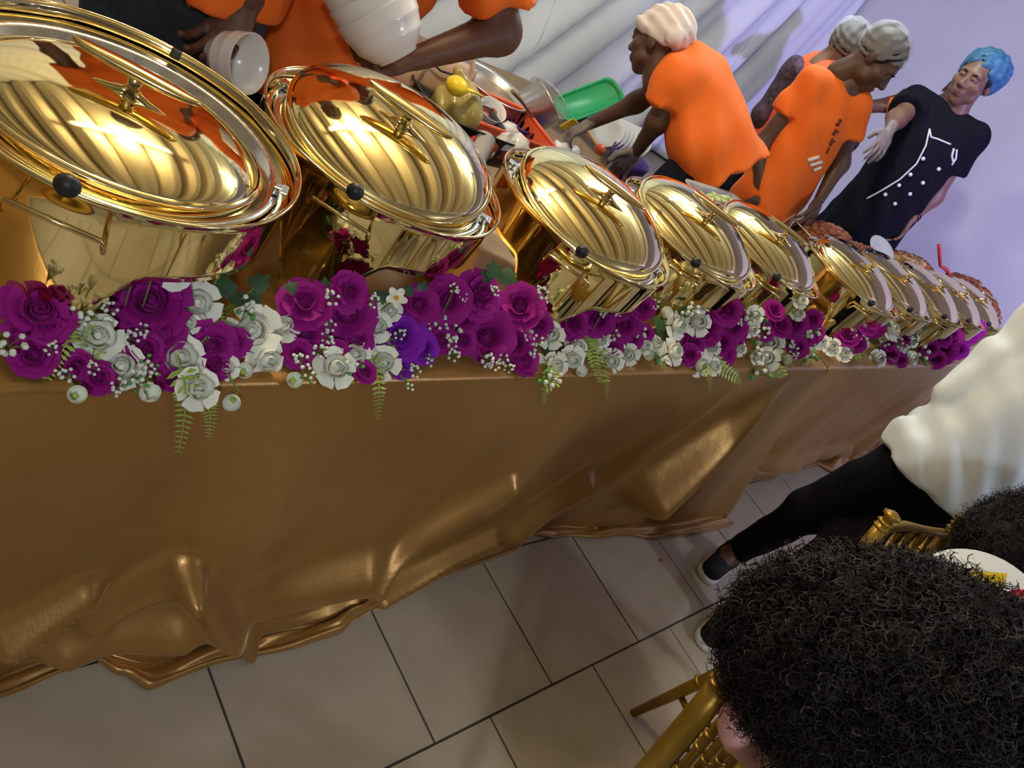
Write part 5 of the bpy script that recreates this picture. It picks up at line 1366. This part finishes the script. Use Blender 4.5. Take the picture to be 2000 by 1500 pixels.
# wooden spatula behind the pot
tag(MB().tube([at(1003, 180, .80), at(1020, 200, .72), at(1040, 228, .66)], [.012, .009, .008], 8, flat=((0, 0, 1), .6)).build('wooden_spatula', M_wood), 'dark wooden spatula leaning between basin and tipped pot', 'spatula')
# green tray leaning back
M_green = mat('green_plastic', (0.012, 0.27, 0.085), .42, bump=.1, bscale=120)
pc = at(1150, 200, .66); nv_ = (Vector((-pc.x, -pc.y, 0)).normalized() * .55 + Vector((0, 0, .85))).normalized()
cs = [onplane(x, y, pc, nv_) for x, y in ((1073, 200), (1184, 158), (1224, 196), (1106, 244))]
ex = ((cs[1] - cs[0]) + (cs[2] - cs[3])) * .5; ey = ((cs[0] - cs[3]) + (cs[1] - cs[2])) * .5
gm = MB(); rloft(gm, [(ex.length * .93, ey.length * .90, 0), (ex.length * .96, ey.length * .94, .008), (ex.length, ey.length, .022), (ex.length + .012, ey.length + .012, .024), (ex.length + .012, ey.length + .012, .019)], .05)
o = gm.build('serving_tray', M_green, solid=.002); o.matrix_world = frame((cs[0] + cs[1] + cs[2] + cs[3]) * .25, nv_, ex); tag(o, 'green plastic tray leaning under the reaching arm', 'tray')
# plates standing on edge in a row
for i in range(8):
    q = at(1196 + i * 7.5, 268 + i * 3.2, .60); o = MB().lathe([(.0005, 0), (.055, .003), (.090, .013), (.088, .016), (.053, .006), (.0005, .004)], 36).build('plate', M_chinab)
    o.matrix_world = frame(q + Vector((0, .04, .0)), (-.80, -.15, .50), (0, 1, 0)); tag(o, 'grey-white plate standing on edge in the stacked row', 'plate', 'plates stacked on edge by the green tray')
# wooden stick with an orange ball, paper pouch, small things
t = thing('ball_spoon', 'wooden stick with a shiny orange ball on its end', 'utensil', at(1171, 292, .62))
MB().sphere((0, 0, 0), .026, 18, 12).build('ball', mat('orange_ball', (0.80, 0.13, 0.05), .25), t)
MB().tube([Vector((0, 0, 0)), at(1150, 258, .63) - at(1171, 292, .62), at(1137, 242, .63) - at(1171, 292, .62)], [.008, .009, .008], 8).build('stick', mat('pale_wood', (0.40, 0.24, 0.10), .6), t)
q = at(1108, 288, .58); k = SDF(.009, .03); k.ell((0, 0, .03), (.085, .05, .055)); k.cap((-.06, 0, .06), (.06, 0, .07), .02); V, F = k.mesh(folds(.006, 60)); M_pouch = mat('pouch_white', (0.66, 0.68, 0.72), .4)
o = mesh_obj('paper_pouch', V, F, M_pouch); o.location = (q.x, q.y, SZ + .004); tag(o, 'white pouch with a blue mark below the gloved hand', 'pouch'); 
MB().sphere((.035, -.052, .035), .020, 12, 8, (1, .25, .8)).build('blue_mark', mat('blue_ink', (.02, .20, .55), .5), o)
M_purp = mat('purple_plastic', (0.045, 0.02, 0.16), .4)
q = at(1040, 285, .56); pan('basin', 'dark purple plastic basin between basket and tipped pot', 'basin', (q.x + .05, q.y + .16, SZ + .002), .2, .17, .14, .075, M_purp)
q = at(1240, 345, .56); o = MB().lathe([(.0005, 0), (.08, 0), (.10, .06), (.108, .10), (.112, .10), (.103, .05), (.08, .006), (.0005, .006)], 32).build('bowl', M_purp); o.location = (q.x + .05, q.y + .12, SZ + .002); tag(o, 'deep purple plastic bowl by the stooping server\'s knee', 'bowl')
q = at(957, 292, .60); o = MB().lathe([(.0005, 0), (.030, 0), (.045, .11), (.047, .11), (.046, .113), (.043, .11), (.028, .004), (.0005, .004)], 28).build('paper_cup', M_china); o.matrix_world = Matrix.Translation((q.x, q.y + .02, SZ + .025)) @ Matrix.Rotation(-1.0, 4, 'X') @ Matrix.Rotation(.5, 4, 'Y'); tag(o, 'white tapered cup leaning on the orange basket', 'cup')
# red and orange packets by the crate
for (x, y, c, lb) in ((918, 318, (0.50, 0.03, 0.03), 'red packet with a white patch by the black crate'), (962, 330, (0.78, 0.16, 0.03), 'orange packet between crate and gold dish')):
    q = at(x, y, .52); k = SDF(.008, .02); k.cap((-.06, 0, .04), (.06, 0, .045), .032, sq=((0, 1, 0), 1.6)); k.cap((-.05, 0, .09), (.05, 0, .085), .03, sq=((0, 1, 0), 1.8)); V, F = k.mesh(folds(.004, 60))
    o = mesh_obj('packet', V, F, mat('packet' + str(c[0]), c, .3)); o.location = (q.x, q.y + .06, SZ + .004); o.rotation_euler = (0, 0, .5); o.scale = (.72, .72, .72); tag(o, lb, 'packet')
    MB().sphere((0, -.024, .065), .022, 12, 8, (1, .2, .8)).build('patch', M_pouch, o)
# yellow cleaning card by the gloved hand, teal cloth
q = at(1111, 243, .70); o = MB().box((0, 0, 0), (.05, .004, .065)).build('yellow_card', M_yel2, smooth=False); o.matrix_world = frame(q, (.2, -.3, .8), (1, 0, 0)); tag(o, 'small yellow card held in the stooping server\'s glove', 'card')
q = at(1262, 245, .62); k = SDF(.01, .03); k.cap((-.08, 0, .04), (.08, .02, .05), .045); k.cap((-.03, -.05, .03), (.05, .06, .08), .04); V, F = k.mesh(folds(.008, 50)); o = mesh_obj('cloth', V, F, mat('teal_cloth', (0.02, 0.16, 0.17), .8)); o.location = (min(q.x, 3.35), q.y, SZ + .004); tag(o, 'crumpled teal cloth behind the stooping server\'s arm', 'cloth')
glove(st, 'r', (Vector(st['J']['wrr']) * 0 + (upright(1110, 262, 2.75, 1.60, .18) - upright(1150, 243, 2.75, 1.60, .20)), Vector((0, 0, -1)), .7))
glove(st, 'l', (upright(1215, 320, 2.75, 1.60, 0) - upright(1242, 296, 2.75, 1.60, -.02), Vector((0, 0, -1)), .5))
# cream stool and floral bag between the two front servers
q = at(460, 165, .52); t = thing('stool', 'cream padded stool with brown trim between the two front servers', 'stool', (q.x + .03, q.y + .12, 0))
MB().lathe([(.0005, .46), (.16, .46), (.165, .50), (.155, .535), (.12, .55), (.0005, .553)], 32).build('seat', mat('cream_vinyl', (0.55, 0.50, 0.42), .6), t)
MB().lathe([(.168, .43), (.170, .47), (.166, .475), (.16, .43)], 32).build('trim', mat('brown_trim', (0.10, 0.05, 0.03), .7), t)
for a_ in range(4): MB().tube([(.13 * math.cos(a_ * 1.571 + .8), .13 * math.sin(a_ * 1.571 + .8), .45), (.16 * math.cos(a_ * 1.571 + .8), .16 * math.sin(a_ * 1.571 + .8), 0)], .014, 8).build('leg', M_wood, t)
M_flor = mat('floral_cotton', (0.72, 0.62, 0.12), .8, noise=((0.55, 0.05, 0.05), 16, 2))
q = ony(515, 45, 1.98); k = SDF(.012, .04); k.cap((0, 0, -.10), (0, 0, .16), .10, .085, sq=((.5, .85, 0), 1.8)); V, F = k.mesh(folds(.008, 40)); o = mesh_obj('cloth_bundle', V, F, M_flor); o.location = (q.x + .02, q.y, .553 + .20); tag(o, 'yellow and red floral cloth bundle on the stool', 'cloth')
# torn red petal on the floor
o = MB().add([(-.008, -.005, .001), (.007, -.007, .002), (.009, .005, .004), (-.004, .008, .002)], [(0, 1, 2, 3)]).build('petal', M_red, smooth=False, solid=.001); q = at(1291, 1094, .005); o.location = (q.x, q.y, .0012); tag(o, 'tiny red petal lying on the floor tile', 'petal')
# ================================================================== GUESTS SEATED IN THE HALL (seen mirrored in the gold lids)
hall = [(-0.9, -1.5, 20), (0.1, -1.9, 5), (1.2, -1.7, -8), (2.6, -1.45, -20), (3.7, -1.2, -28), (-1.9, -0.9, 40), (0.6, -3.0, 0), (2.0, -3.1, -10), (4.9, -0.9, -35)]
for i, (x, y, a) in enumerate(hall):
    off = Vector((x, y, 0)) - Vector((1.945, -.045, 0)); c = copy_tree(c2); c.location = (x, y, .001); c.rotation_euler = (0, 0, math.radians(a)); c['label'] = 'gold bamboo-style chair of a guest out in the hall'; c['group'] = 'chairs out in the hall'
    g = copy_tree(g2['root']); R_ = Matrix.Rotation(math.radians(a + 12), 4, 'Z')
    rel = R_ @ (g2['base'] - Vector((1.945, -.045, 0))); g.location = Vector((x, y, 0)) + rel; g.rotation_euler = (0, 0, math.radians(a + 12))
    g['label'] = 'dark-clothed guest seated out in the hall, back to the buffet'; g['group'] = 'guests seated out in the hall'
